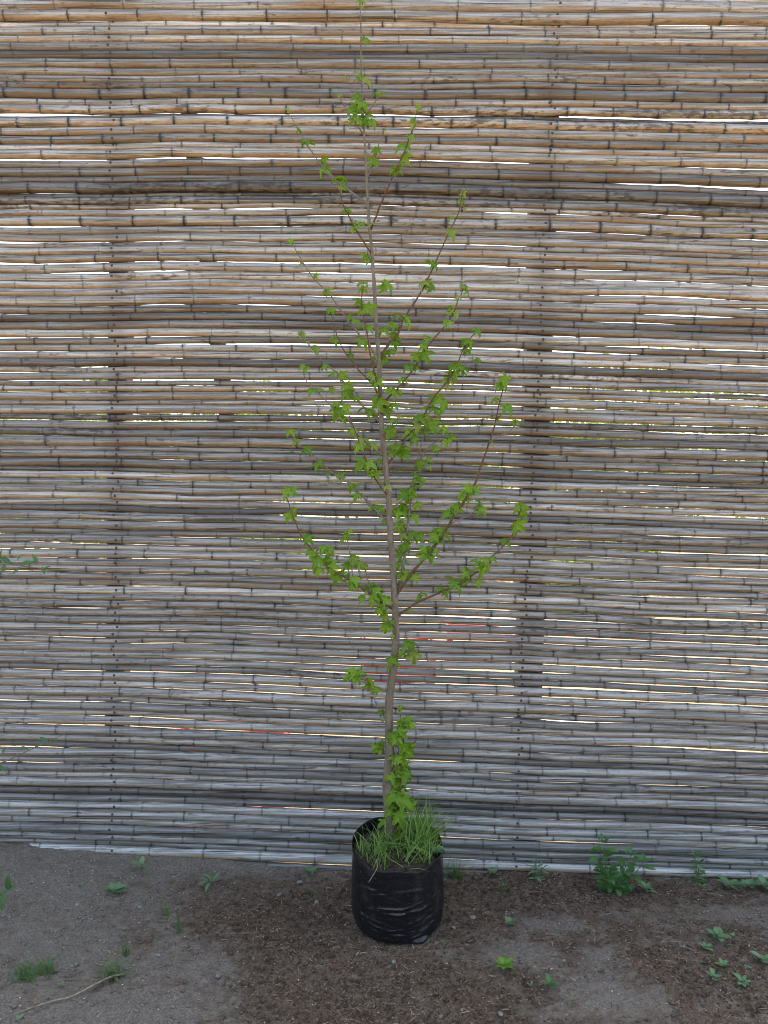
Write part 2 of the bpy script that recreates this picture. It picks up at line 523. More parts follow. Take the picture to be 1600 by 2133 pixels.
for y0, lst in STRIPS:
    for a, b in lst:
        POLES.append((y0 + 0.5 * (a + b) / K, (b - a) / K))
# poles that touch in the photo: close the thin dark joints, keep the real gaps
for i in range(len(POLES) - 1):
    (c0, t0), (c1, t1) = POLES[i], POLES[i + 1]
    g = (c1 - t1 / 2) - (c0 + t0 / 2)
    if g < 2.7:
        e = g * 0.5 + 0.2
        POLES[i] = (c0 + e / 2, t0 + e); POLES[i + 1] = (c1 - e / 2, t1 + e)
    else:
        e = max(0.2, (g - (-0.5 if c0 > 1650 else 0.6 if c0 > 1250 else 1.5)) * 0.5 + 0.2)
        POLES[i] = (c0 + e / 2, t0 + e); POLES[i + 1] = (c1 - e / 2, t1 + e)
# drift of the poles along the fence, measured from the photo (offsets from the column x = 450)
OX = [-300, 0, 250, 450, 700, 1000, 1300, 1600, 1900]
OT = [(12,  [4, 2, 0, 0, 1, 4, 9, 13, 18]),
      (200, [-6, -4, 0, 0, 0, 2, 4, 7, 10]),
      (310, [-2, -1, 0, 0, 2, 5, 12, 20, 27]),
      (360, [-2, -1, 0, 0, 2, 6, 13, 22, 28]),
      (375, [-1, 0, 0, 0, 2, 7, 18, 32, 44]),
      (460, [1, 0, 1, 0, 1, 7, 18, 33, 46]),
      (600, [-2, -1, 0, 0, 2, 7, 18, 31, 43]),
      (750, [-4, -2, -1, 0, 2, 8, 18, 29, 40]),
      (900, [-9, -4, -2, 0, 3, 9, 20, 31, 42]),
      (1232, [-16, -9, -4, 0, 6, 14, 27, 39, 50]),
      (1430, [-24, -14, -8, 0, 11, 24, 38, 52, 64]),
      (1650, [-25, -14, -8, 0, 11, 22, 35, 48, 60]),
      (1778, [-26, -15, -8, 0, 12, 22, 33, 43, 52])]
_oy = [r[0] for r in OT]
_ov = np.array([r[1] for r in OT], float)
def drift(u, v):
    col = [np.interp(v, _oy, _ov[:, k]) for k in range(len(OX))]
    return np.interp(u, OX, col)

fence = empty('bamboo_fence', (0, 0, 0))
tag(fence, 'tall fence of weathered horizontal bamboo poles nailed to hidden posts behind the tree', 'fence')
XL = 2.25
DARKNODE = {11: 1.0, 15: 0.9, 17: 0.8, 23: 0.9, 28: 1.0, 26: 0.6, 10: .5, 13: .6, 25: .6, 24: .6}
GRIMY = {13: .55, 14: .75, 15: .6, 23: .6, 24: .9, 25: .6, 26: .5, 9: .25, 10: .4, 28: .3, 56: .4, 47: .5, 54: .3}
SHINY = {0: .62, 1: .58, 2: .95, 78: .85, 90: .62, 91: .8, 92: .62, 96: .66, 113: .88, 104: .62, 12: .6, 19: .6}
nail_me = None
def nail_mesh():
    V = []; F = []
    rings = [(0.0, 0.0005), (0.003, 0.0), (0.005, 0.0006), (0.0052, 0.002)]
    V.append((0, -0.0, 0))
    for r, d in rings[1:]:
        for k in range(8):
            a = k * math.pi / 4
            V.append((r * math.cos(a), d, r * math.sin(a)))
    for k in range(8):
        F.append((0, 1 + k, 1 + (k + 1) % 8))
    for i in range(2):
        for k in range(8):
            F.append((1 + i * 8 + k, 1 + (i + 1) * 8 + k, 1 + (i + 1) * 8 + (k + 1) % 8, 1 + i * 8 + (k + 1) % 8))
    return mesh_from('nail', V, F)
nail_me = nail_mesh()
def nail_u(side, v):
    if side == 0: return np.interp(v, [0, 200, 700, 1180, 1500, 1790], [254, 258, 256, 251, 240, 231])
    return np.interp(v, [0, 200, 500, 800, 1100, 1400, 1800], [1146, 1136, 1122, 1112, 1100, 1084, 1072])

ALLP = []
yy = POLES[0][0]
extra = []
for k in range(24):                      # the poles above the top of the picture
    th = rng.uniform(14.5, 20)
    yy -= th * 0.5 + 9.2
    extra.append((yy, th)); yy -= th * 0.02
for i, (v, th) in enumerate(POLES): ALLP.append((i, v, th))
for k, (v, th) in enumerate(extra): ALLP.append((1000 + k, v, th))
SEG = 12
pole_pts = {}
for idx, v0, th in ALLP:
    pr = random.Random(500 + idx)
    vr = np.random.RandomState(900 + idx)
    mid = on_plane(450, v0, 0.0)
    m_per = CAM_D / FPX
    r0 = th * 0.5 * m_per * 1.03
    big = r0 / 0.0148
    inter = pr.uniform(0.175, 0.245) * (1.1 if big > 1 else 0.98)
    if idx in DARKNODE: inter = pr.uniform(0.175, 0.205)
    nodes = []
    x = -XL - pr.uniform(0, inter)
    grow = pr.uniform(-0.012, 0.012)
    while x < XL:
        nodes.append(x)
        x += inter * pr.uniform(0.93, 1.07) * (1 + grow * x)
    nodes.append(x)
    # ring stations
    st = []
    for a, b in zip(nodes[:-1], nodes[1:]):
        st += [(a - 0.0125, 0.99, 0.0), (a - 0.0078, 1.0, 0.22), (a - 0.0042, 1.055, 0.35), (a - 0.0017, 1.03, 1.0), (a + 0.0017, 1.03, 1.0), (a + 0.0050, 1.085, 0.4), (a + 0.0095, 1.02, 0.22), (a + 0.0145, 1.0, 0.0)]
        for f in (0.2, 0.4, 0.6, 0.8):
            st.append((a + (b - a) * f, 0.985 - 0.012 * math.sin(math.pi * f), 0.0))
    st = [s for s in st if -XL <= s[0] <= XL]
    dark = DARKNODE.get(idx, pr.choice([0.05, 0.15, 0.25, 0.35, 0.5, 0.2]))
    xs = np.array([s[0] for s in st])
    us = 800 + xs / m_per * 0.985
    vz = v0 + drift(us, v0)
    # zig-zag growth and slow wander
    kz = np.interp(xs, nodes, vr.uniform(-1, 1, len(nodes))) * 1.05
    ky = np.interp(xs, nodes, vr.uniform(-1, 1, len(nodes))) * 0.0022
    slow = (vnoise(xs * 1.9 + idx * 7.3, xs * 0 + 0.5, 3) - 0.5) * 4.2
    vz = vz + (fbm(us / 330 + 3.7, us * 0 + v0 / 150.0, 61, 2) - 0.375) * (13 if v0 < 1640 else 13 * max(0.25, (1778 - v0) / 138))
    calm = 0.3 if v0 > 1640 else 0.65 if v0 > 1250 else 1.0
    vz = vz + calm * (kz + slow) * np.where(np.abs(us - 450) < 60, 0.35, 1.0)
    taper = 1 + (pr.uniform(-0.02, 0.02) if v0 > 1650 else pr.uniform(-0.05, 0.01) if v0 > 1250 else pr.uniform(-0.06, 0.06)) * (xs + 0.65) / 1.5
    yd = ky + pr.uniform(-0.0055, 0.0045) + (vnoise(xs * 0.9 + idx * 3.1, xs * 0 + 9.5, 8) - 0.5) * 0.006
    zc = np.array([on_plane(800, v, 0.0).z for v in vz])
    V = []; nd = []; stn = []
    ov = pr.uniform(0.95, 1.03)
    for j, s in enumerate(st):
        r = r0 * s[1] * taper[j]
        uL, uR = nail_u(0, vz[j]), nail_u(1, vz[j])
        sv = max(math.exp(-((us[j] - uL - 4) / 22) ** 2), math.exp(-((us[j] - uR) / 22) ** 2))
        zone = float(np.interp(v0, [0, 150, 330, 560, 960, 1150, 1800], [0.1, 0.4, 0.5, 0.6, 0.55, 0.25, 0.1]))
        for k in range(SEG):
            a = 2 * math.pi * k / SEG
            V.append((xs[j], yd[j] + math.cos(a) * r * ov, zc[j] - mid.z + math.sin(a) * r))
            nd.append(s[2] if s[2] == 1.0 else s[2] * (0.35 + 0.65 * dark)); stn.append(sv * zone)
    n = len(st)
    ids = np.arange(n * SEG).reshape(n, SEG)
    Fq = np.stack([ids[:-1], np.roll(ids, -1, 1)[:-1], np.roll(ids, -1, 1)[1:], ids[1:]], -1).reshape(-1, 4).tolist()
    Fq.append(list(reversed(range(SEG)))); Fq.append([(n - 1) * SEG + k for k in range(SEG)])
    me = mesh_from('bamboo_pole', V, Fq)
    for nm, arr in (('node', nd), ('stain', stn)):
        at = me.attributes.new(nm, 'FLOAT', 'POINT')
        at.data.foreach_set('value', np.array(arr, np.float32))
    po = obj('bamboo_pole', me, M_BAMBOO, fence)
    po.location = (0, 0, mid.z)
    gr = GRIMY.get(idx, max(0.0, pr.gauss(0.04, 0.11)))
    br = SHINY.get(idx, min(0.74, max(0.2, pr.gauss(0.46, 0.15))))
    po.color = (dark, min(1, gr), br, 1)
    # the nail through the pole over each post
    if idx < 1000:
        for side in (0, 1):
            un = float(nail_u(side, v0 + 5)) + pr.uniform(-6, 6)
            xn = (un - 800) * m_per / 0.985
            zn = float(np.interp(xn, xs, zc)); yn = float(np.interp(xn, xs, yd))
            rr = float(np.interp(xn, xs, [r0 * s[1] * taper[j] for j, s in enumerate(st)]))
            off = pr.uniform(-0.15, 0.35) * rr
            if pr.random() < 0.06: continue
            na = obj('nail', nail_me, M_NAIL, po)
            na.location = (xn, yn - math.sqrt(rr * rr - off * off) * ov - 0.0006, zn + off - mid.z)

def beam(name, p0, p1, wx, wy, mat, parent):
    p0 = Vector(p0); p1 = Vector(p1)
    V = []; F = []
    n = 9
    for i in range(n):
        c = p0.lerp(p1, i / (n - 1))
        for sx, sy in ((-1, -1), (1, -1), (1, 1), (-1, 1)):
            V.append((c.x + sx * wx * .5 + rng.uniform(-.002, .002), c.y + sy * wy * .5, c.z))
    for i in range(n - 1):
        for k in range(4):
            k2 = (k + 1) % 4
            F.append((i * 4 + k, i * 4 + k2, (i + 1) * 4 + k2, (i + 1) * 4 + k))
    F += [(3, 2, 1, 0), tuple((n - 1) * 4 + k for k in range(4))]
    return obj(name, mesh_from(name, V, F, False), mat, parent)
def post_at(us, w, dep, y):
    a = on_plane(us[0], 1830, y); b = on_plane(us[1], -340, y)
    a.z -= 0.3
    beam('post', a, b, w, dep, M_POST, fence)
PB = 0.024
post_at((238, 262), 0.075, 0.07, PB + 0.035)
post_at((1086, 1150), 0.10, 0.07, PB + 0.035)
for u in (-215, 1960):
    post_at((u, u), 0.09, 0.07, PB + 0.035)
beam('brace', on_plane(372, 60, PB + .02), on_plane(478, 900, PB + .02), 0.06, 0.03, M_POST, fence)

# ------------------------------------------------------------------ planter bag
bag_front = on_ground(828, 1972)
BR = 0.156
BC = Vector((on_plane(826, 1850, bag_front.y + BR).x, bag_front.y + BR, 0.0))
def rim_z(a):      # a: angle, -90 deg is towards the camera
    s = math.sin(a)
    return 0.262 + 0.021 * s + 0.004 * math.sin(3 * a + 0.6) + 0.003 * math.sin(7 * a)
def build_bag():
    NA, NH = 200, 74
    fr = random.Random(4)
    folds = []
    for k in range(46):
        a = fr.uniform(0, 2 * math.pi)
        h = fr.choice([fr.uniform(0.02, 0.13), fr.uniform(0.02, 0.20), fr.uniform(0.03, 0.09)])
        folds.append((a, h, fr.uniform(0.25, 0.8), fr.uniform(-0.035, 0.05), fr.uniform(-0.05, 0.03), fr.uniform(0.0028, 0.0062), fr.uniform(0.0016, 0.0042) * fr.choice([1, 1, -0.8])))
    # the deep folds facing the camera
    folds += [(R(-90), 0.107, 0.75, 0.006, 0.012, 0.0052, 0.0058), (R(-75), 0.128, 0.6, 0.03, 0.03, 0.004, 0.004),
              (R(-60), 0.085, 0.55, 0.05, 0.03, 0.0045, 0.0042), (R(-110), 0.055, 0.6, -0.02, 0.02, 0.005, 0.0048),
              (R(-55), 0.045, 0.6, 0.06, 0.0, 0.005, 0.005), (R(-85), 0.026, 0.9, 0.01, 0.0, 0.0045, 0.0052),
              (R(-135), 0.075, 0.45, -0.06, 0.0, 0.005, 0.0045), (R(-45), 0.13, 0.4, 0.07, 0.0, 0.004, 0.0035)]
    fa = np.array(folds)
    V = []
    th = np.linspace(0, 2 * np.pi, NA, endpoint=False)
    rz = np.array([rim_z(a) for a in th])
    big = 0.010 * (fbm(np.cos(th) * 1.5 + 5, np.sin(th) * 1.5 + 2, 12, 2) - 0.4)
    rows = []
    for j in range(NH):
        t = j / (NH - 1)
        h = rz * t
        prof = BR * np.interp(t, [0, 0.02, 0.06, 0.14, 0.3, 0.55, 0.8, 1.0], [0.86, 0.925, 0.968, 0.995, 1.01, 1.008, 0.995, 0.985])
        d = np.zeros(NA)
        for a, hh, wa, sl, cu, wh, am in folds:
            da = (th - a + np.pi) % (2 * np.pi) - np.pi
            hc = hh + sl * da + cu * da * da
            q = (h - hc) / wh
            d += am * np.exp(-(da / wa) ** 2) * (np.exp(-q * q) - 0.45 * np.exp(-((q + 1.6) ** 2)))
        d *= 1 - 0.85 * sstep(0.78, 1.0, t)
        wob = 0.004 * (fbm(th * 2.2, th * 0 + t * 4, 23, 3) - 0.44) * (0.5 + t)
        seam = 0.0022 * np.exp(-(((th - R(-62) + np.pi) % (2 * np.pi) - np.pi) / 0.02) ** 2)
        gus = 0.016 * np.exp(-(((th - R(-62) + np.pi) % (2 * np.pi) - np.pi) / 0.22) ** 2) * math.exp(-((t - 0.03) / 0.045) ** 2)
        r = prof + d * 0.42 + big * (0.4 + 0.8 * t) + wob + seam + gus
        lean = 0.005 * (1 - t)
        rows.append(np.stack([BC.x + r * np.cos(th) + lean, BC.y + r * np.sin(th), h - 0.004 + 0 * th], -1))
    rim = rows[-1]
    inner = []
    cen = np.array([BC.x, BC.y, 0])
    for k, dz in enumerate((0.0015, -0.004, -0.02, -0.045, -0.08)):
        q = rim.copy()
        sh = 1 - (0.006 if k else 0.003) - 0.004 * k
        q[:, :2] = cen[:2] + (q[:, :2] - cen[:2]) * sh
        q[:, 2] += dz
        inner.append(q)
    allr = rows + inner
    V = np.concatenate(allr)
    n = len(allr)
    ids = np.arange(n * NA).reshape(n, NA)
    F = np.stack([ids[:-1], np.roll(ids, -1, 1)[:-1], np.roll(ids, -1, 1)[1:], ids[1:]], -1).reshape(-1, 4).tolist()
    F.append([NA - 1 - k for k in range(NA)])
    return mesh_from('bag_wall', V, F), rim
bag = empty('planter_bag', (BC.x, BC.y, 0))
tag(bag, 'black plastic nursery grow bag with wrinkled sides holding the young tree', 'planter bag')
bag_me, rim = build_bag()
obj('bag_wall', bag_me, M_BAG, bag, (BC.x, BC.y, 0))
def soil_z(x, y):
    a = math.atan2(y - BC.y, x - BC.x); rr = math.hypot(x - BC.x, y - BC.y) / BR
    return 0.236 + 0.016 * math.sin(a) * rr + 0.010 * (1 - rr * rr) + 0.014 * (float(fbm(x * 40, y * 40, 3, 3)) - 0.44) - 0.014 * max(0, rr - 0.8) * (1 if math.sin(a) > -.3 else 0.2) / 0.2
V = [(BC.x, BC.y, soil_z(BC.x, BC.y))]; F = []
NR, NA2 = 16, 64
for i in range(1, NR + 1):
    for k in range(NA2):
        a = 2 * math.pi * k / NA2
        kk = int(k / NA2 * 200) % 200
        rr = math.hypot(rim[kk][0] - BC.x, rim[kk][1] - BC.y) * 0.988 * i / NR
        x, y = BC.x + rr * math.cos(a), BC.y + rr * math.sin(a)
        V.append((x, y, soil_z(x, y)))
for k in range(NA2):
    F.append((0, 1 + k, 1 + (k + 1) % NA2))
for i in range(NR - 1):
    for k in range(NA2):
        F.append((1 + i * NA2 + k, 1 + (i + 1) * NA2 + k, 1 + (i + 1) * NA2 + (k + 1) % NA2, 1 + i * NA2 + (k + 1) % NA2))
obj('soil', mesh_from('soil', V, F), M_POTSOIL, bag, (BC.x, BC.y, 0))

# ------------------------------------------------------------------ leaf meshes
def star_leaf(seed):
    lr = random.Random(seed)
    V = [(0, 0.0, 0)]; rib = [1.0]
    lobes = [(-128, 0.50), (-64, 0.86), (0, 1.0), (64, 0.86), (128, 0.50)]
    cx, cy = 0.0, 0.16
    def pt(ang, r):
        a = R(ang)
        return (cx + math.sin(a) * r, cy + math.cos(a) * r)
    out = []
    for i, (ang, L) in enumerate(lobes):
        ang += lr.uniform(-6, 6); L *= lr.uniform(0.9, 1.08); L *= 0.84
        if i == 0: out.append((*pt(ang - 34, 0.24), 0))
        out.append((*pt(ang - 21, L * 0.52), 0)); out.append((*pt(ang - 17, L * 0.68), 0)); out.append((*pt(ang - 7, L * 0.87), 0))
        out.append((*pt(ang, L), 1))
        out.append((*pt(ang + 7, L * 0.87), 0)); out.append((*pt(ang + 17, L * 0.68), 0)); out.append((*pt(ang + 21, L * 0.52), 0))
        if i < 4:
            out.append((*pt(ang + 32, 0.36), 0))
        else: out.append((*pt(ang + 34, 0.24), 0))
    # mid rib points of the lobes
    V = [(cx, cy, 1.0)]
    ribs = {}
    verts = [(cx, cy, 1.0)] + [(o[0], o[1], 1.0 if o[2] else 0.0) for o in out]
    F = []
    per = []
    j = 1
    for i in range(5):
        if i == 0: per.append(list(range(1, 10)))
        else: per.append(list(range(1 + 8 * i, 10 + 8 * i)))
    faces = []
    for i in range(5):
        ids = per[i]
        tip = ids[4]
        t = verts[tip]
        m1 = len(verts); verts.append((cx + (t[0] - cx) * 0.5, cy + (t[1] - cy) * 0.5, 1.0))
        m2 = len(verts); verts.append((cx + (t[0] - cx) * 0.76, cy + (t[1] - cy) * 0.76, 1.0))
        faces += [(0, m1, ids[1], ids[0]), (m1, m2, ids[2], ids[1]), (m2, ids[3], ids[2]), (m2, tip, ids[3]),
                  (0, ids[8], ids[7], m1), (m1, ids[7], ids[6], m2), (m2, ids[6], ids[5]), (m2, ids[5], tip)]
    b = len(verts); verts.append((0, 0, 1.0))
    faces += [(0, 1, b), (0, b, per[4][8])]
    droop = lr.uniform(0.25, 0.95); fold = lr.uniform(0.06, 0.26); tw = lr.uniform(-0.4, 0.4); cup = lr.uniform(-0.1, 0.6)
    W = []
    for x, y, rb in verts:
        rr = math.hypot(x, y - cy)
        z = -droop * rr * rr + (fold if rb < 0.5 else 0.0) * (0.5 + rr) + tw * x * y - cup * x * x
        z += 0.07 * math.sin(9 * x + seed) * rr + 0.05 * math.sin(7 * y + 2 * seed) * rr
        W.append((x, y, z))
    me = mesh_from('leaf', W, faces)
    at = me.attributes.new('rib', 'FLOAT', 'POINT')
    at.data.foreach_set('value', [v[2] for v in verts])
    return me

def oval_leaf(seed, wid=0.42, teeth=0, n=6, name='leaf', droop=None):
    lr = random.Random(seed)
    V = []; rb = []; F = []
    dr = lr.uniform(0.1, 0.5) if droop is None else droop
    fo = lr.uniform(0.1, 0.3)
    for i in range(n + 1):
        t = i / n
        wv = wid * 0.5 * (math.sin(math.pi * t ** 0.8) ** 0.8 if 0 < t < 1 else 0.02)
        if teeth and i % 2 == 1: wv *= 1.16
        if teeth and i % 2 == 0: wv *= 0.9
        z = -dr * t * t + 0.15 * t
        for s in (-1, 0, 1):
            V.append((s * wv, t, z + (fo * wv if s else 0)))
            rb.append(0.0 if s else 1.0)
    for i in range(n):
        a = i * 3
        F += [(a, a + 1, a + 4, a + 3), (a + 1, a + 2, a + 5, a + 4)]
    me = mesh_from(name, V, F)
    at = me.attributes.new('rib', 'FLOAT', 'POINT')
    at.data.foreach_set('value', rb)
    return me

STAR = [star_leaf(s) for s in range(40, 52)]
STARNEW = [s.copy() for s in STAR[:4]]
for m in STAR: m.materials.append(M_LEAF)
for m in STARNEW: m.materials.append(M_LEAFNEW)

def orient(tip, nrm):
    y = Vector(tip).normalized()
    z = Vector(nrm); z = z - y * z.dot(y)
    z = z.normalized() if z.length > 1e-5 else y.orthogonal().normalized()
    x = y.cross(z)
    return Matrix((x, y, z)).transposed().to_4x4()

def put_leaf(me, loc, tip, nrm, size, parent, root_loc=None, mat=None):
    o = obj('leaf', me, mat, parent, root_loc)
    o.matrix_local = Matrix.Translation(loc) @ orient(tip, nrm) @ Matrix.Diagonal((size, size, size, 1))
    return o

# ------------------------------------------------------------------ the young tree
TY = BC.y + 0.045
TR = [(815, 1762, 21), (812, 1705, 21), (807, 1639, 22), (812, 1573, 21), (810, 1519, 18.5), (811, 1464, 18), (814, 1431, 18), (819, 1395, 17), (825, 1333, 16),
      (824, 1300, 15.5), (821, 1219, 14.5), (814, 1125, 13.5), (809, 1031, 12.5), (802, 960, 12), (796, 900, 11), (794, 862, 10.5), (790, 770, 9.5), (785, 690, 8.8),
      (781, 620, 8.2), (776, 540, 7.4), (768, 450, 6.6), (764, 375, 5.8), (760, 300, 5), (756, 230, 4.4), (754, 187, 4), (752, 120, 3.2), (752, 60, 2.8), (750, 10, 2.4), (749, -30, 1.8)]
tr_pts = [on_plane(u, v, TY + 0.03 * math.sin(v * 0.004)) for u, v, w_ in TR]
tr_pts[0].z = 0.215
tr_rad = [0.5 * w_ * pxm(p) * 0.98 for (u, v, w_), p in zip(TR, tr_pts)]
root = tr_pts[0].copy()
tree = empty('sapling_tree', root)
tag(tree, 'slender young tree with star shaped green leaves growing in the black bag', 'tree')
tp = catmull(tr_pts, 4)
tr_r = list(np.interp(np.linspace(0, len(tr_rad) - 1, len(tp)), range(len(tr_rad)), tr_rad))
for i in range(len(tr_r)): tr_r[i] *= 1 + 0.05 * (float(vnoise(i * 0.7, 3.3, 5)) - 0.5)
tr_r[0] *= 1.25; tr_r[1] *= 1.12
V, F = tube(tp, tr_r, 12)
for (u, v, s) in [(818, 1392, 1), (812, 1640, -1), (806, 1600, 1), (822, 1338, -1), (823, 1245, 1), (812, 1085, -1), (797, 905, 1)]:    # knots and old scars
    p = on_plane(u, v, TY - 0.004 + 0.03 * math.sin(v * 0.004))
    p2 = p + Vector((s * 0.011, -0.006, 0.010))
    tube([p, p2], [0.0055, 0.0035], 6, V, F)
obj('trunk', mesh_from('trunk', V, F), M_TRUNK, tree, root)

BRANCH = [
 [(764,424),(700,375),(659,330),(625,277),(601,234)],
 [(773,478),(797,416),(820,364),(846,307),(861,262),(871,221)],
 [(775,530),(738,472),(713,420),(709,394)],
 [(763,372),(775,349),(790,300),(799,270)],
 [(758,280),(728,240),(707,202)],
 [(755,222),(741,195),(720,158)],
 [(757,245),(773,225),(790,199)],
 [(789,752),(812,712),(826,701),(846,656),(880,604),(910,540),(932,491),(953,450),(962,409),(967,398)],
 [(789,760),(775,727),(752,701),(711,649),(685,611),(662,589),(636,555),(606,502)],
 [(794,870),(790,814),(775,757),(764,694),(754,637),(754,600)],
 [(792,830),(775,800),(756,780),(722,739),(704,705),(696,675),(689,652)],
 [(794,880),(754,844),(730,814),(700,776),(670,750),(636,709),(626,695)],
 [(800,950),(782,937),(760,919),(737,896),(726,874),(700,855),(670,825),(640,795),(631,769)],
 [(809,1035),(790,1009),(771,979),(756,941),(741,900),(728,868),(716,846)],
 [(794,850),(809,829),(835,802),(869,757),(895,716),(936,667),(955,626),(966,600)],
 [(805,972),(827,941),(846,915),(880,870),(906,825),(940,784),(955,750),(974,712),(994,690)],
 [(936,790),(959,772),(996,750)],
 [(824,1245),(835,1211),(842,1162),(850,1087),(856,1039),(865,982),(876,930),(884,900),(890,866)],
 [(868,966),(895,930),(910,920),(940,908)],
 [(824,1242),(861,1189),(895,1151),(925,1110),(947,1072),(966,1046),(989,1009),(1004,964),(1019,922),(1030,890),(1034,870),(1041,836),(1049,806),(1051,788)],
 [(1034,872),(1047,862),(1060,851)],
 [(1021,920),(1064,896),(1073,881)],
 [(938,1090),(962,1080),(989,1065),(1001,1052)],
 [(824,1287),(861,1260),(910,1237),(959,1215),(996,1189),(1026,1159),(1056,1129),(1075,1099),(1082,1072),(1086,1057)],
 [(822,1272),(775,1241),(745,1219),(715,1200),(677,1177),(651,1147),(629,1117),(614,1084),(602,1050),(595,1031)],
 [(824,1328),(816,1305),(797,1275),(782,1249),(764,1237)],
 [(736,1212),(730,1162),(724,1125),(722,1112)],
 [(775,1241),(766,1205),(758,1178)],
 [(810,1090),(775,1054),(752,1031),(726,1005),(689,982),(662,956),(636,937),(614,919),(602,904)],
 [(820,1380),(838,1364),(853,1350)],
 [(813,1450),(801,1438),(779,1429),(753,1419),(735,1411)],
 [(808,1500),(799,1492),(788,1475),(775,1444)],
 [(819,1750),(831,1672),(834,1640),(838,1595),(840,1541),(838,1519),(833,1484)],
 [(813,1625),(826,1602),(824,1562),(821,1538)],
 [(810,1570),(801,1565),(792,1554)],
 [(814,1062),(830,1048),(850,1030)],
 [(798,915),(812,890),(830,872)],
]
REDDISH = {1, 7, 9, 13, 14, 15, 19, 20, 23, 24, 32, 2, 10}
depth_end = [0.14, -0.16, -0.10, 0.08, -0.05, 0.05, -0.06, 0.16, -0.14, -0.12, 0.12, 0.14, -0.16, -0.12, -0.15, 0.13, 0.14, 0.10, 0.03, -0.18, -0.20, -0.10, -0.02, 0.12, -0.14, -0.10, -0.02, 0.03, 0.13,
             -0.05, -0.06, 0.04, -0.05, -0.06, 0.0, 0.06, -0.08]
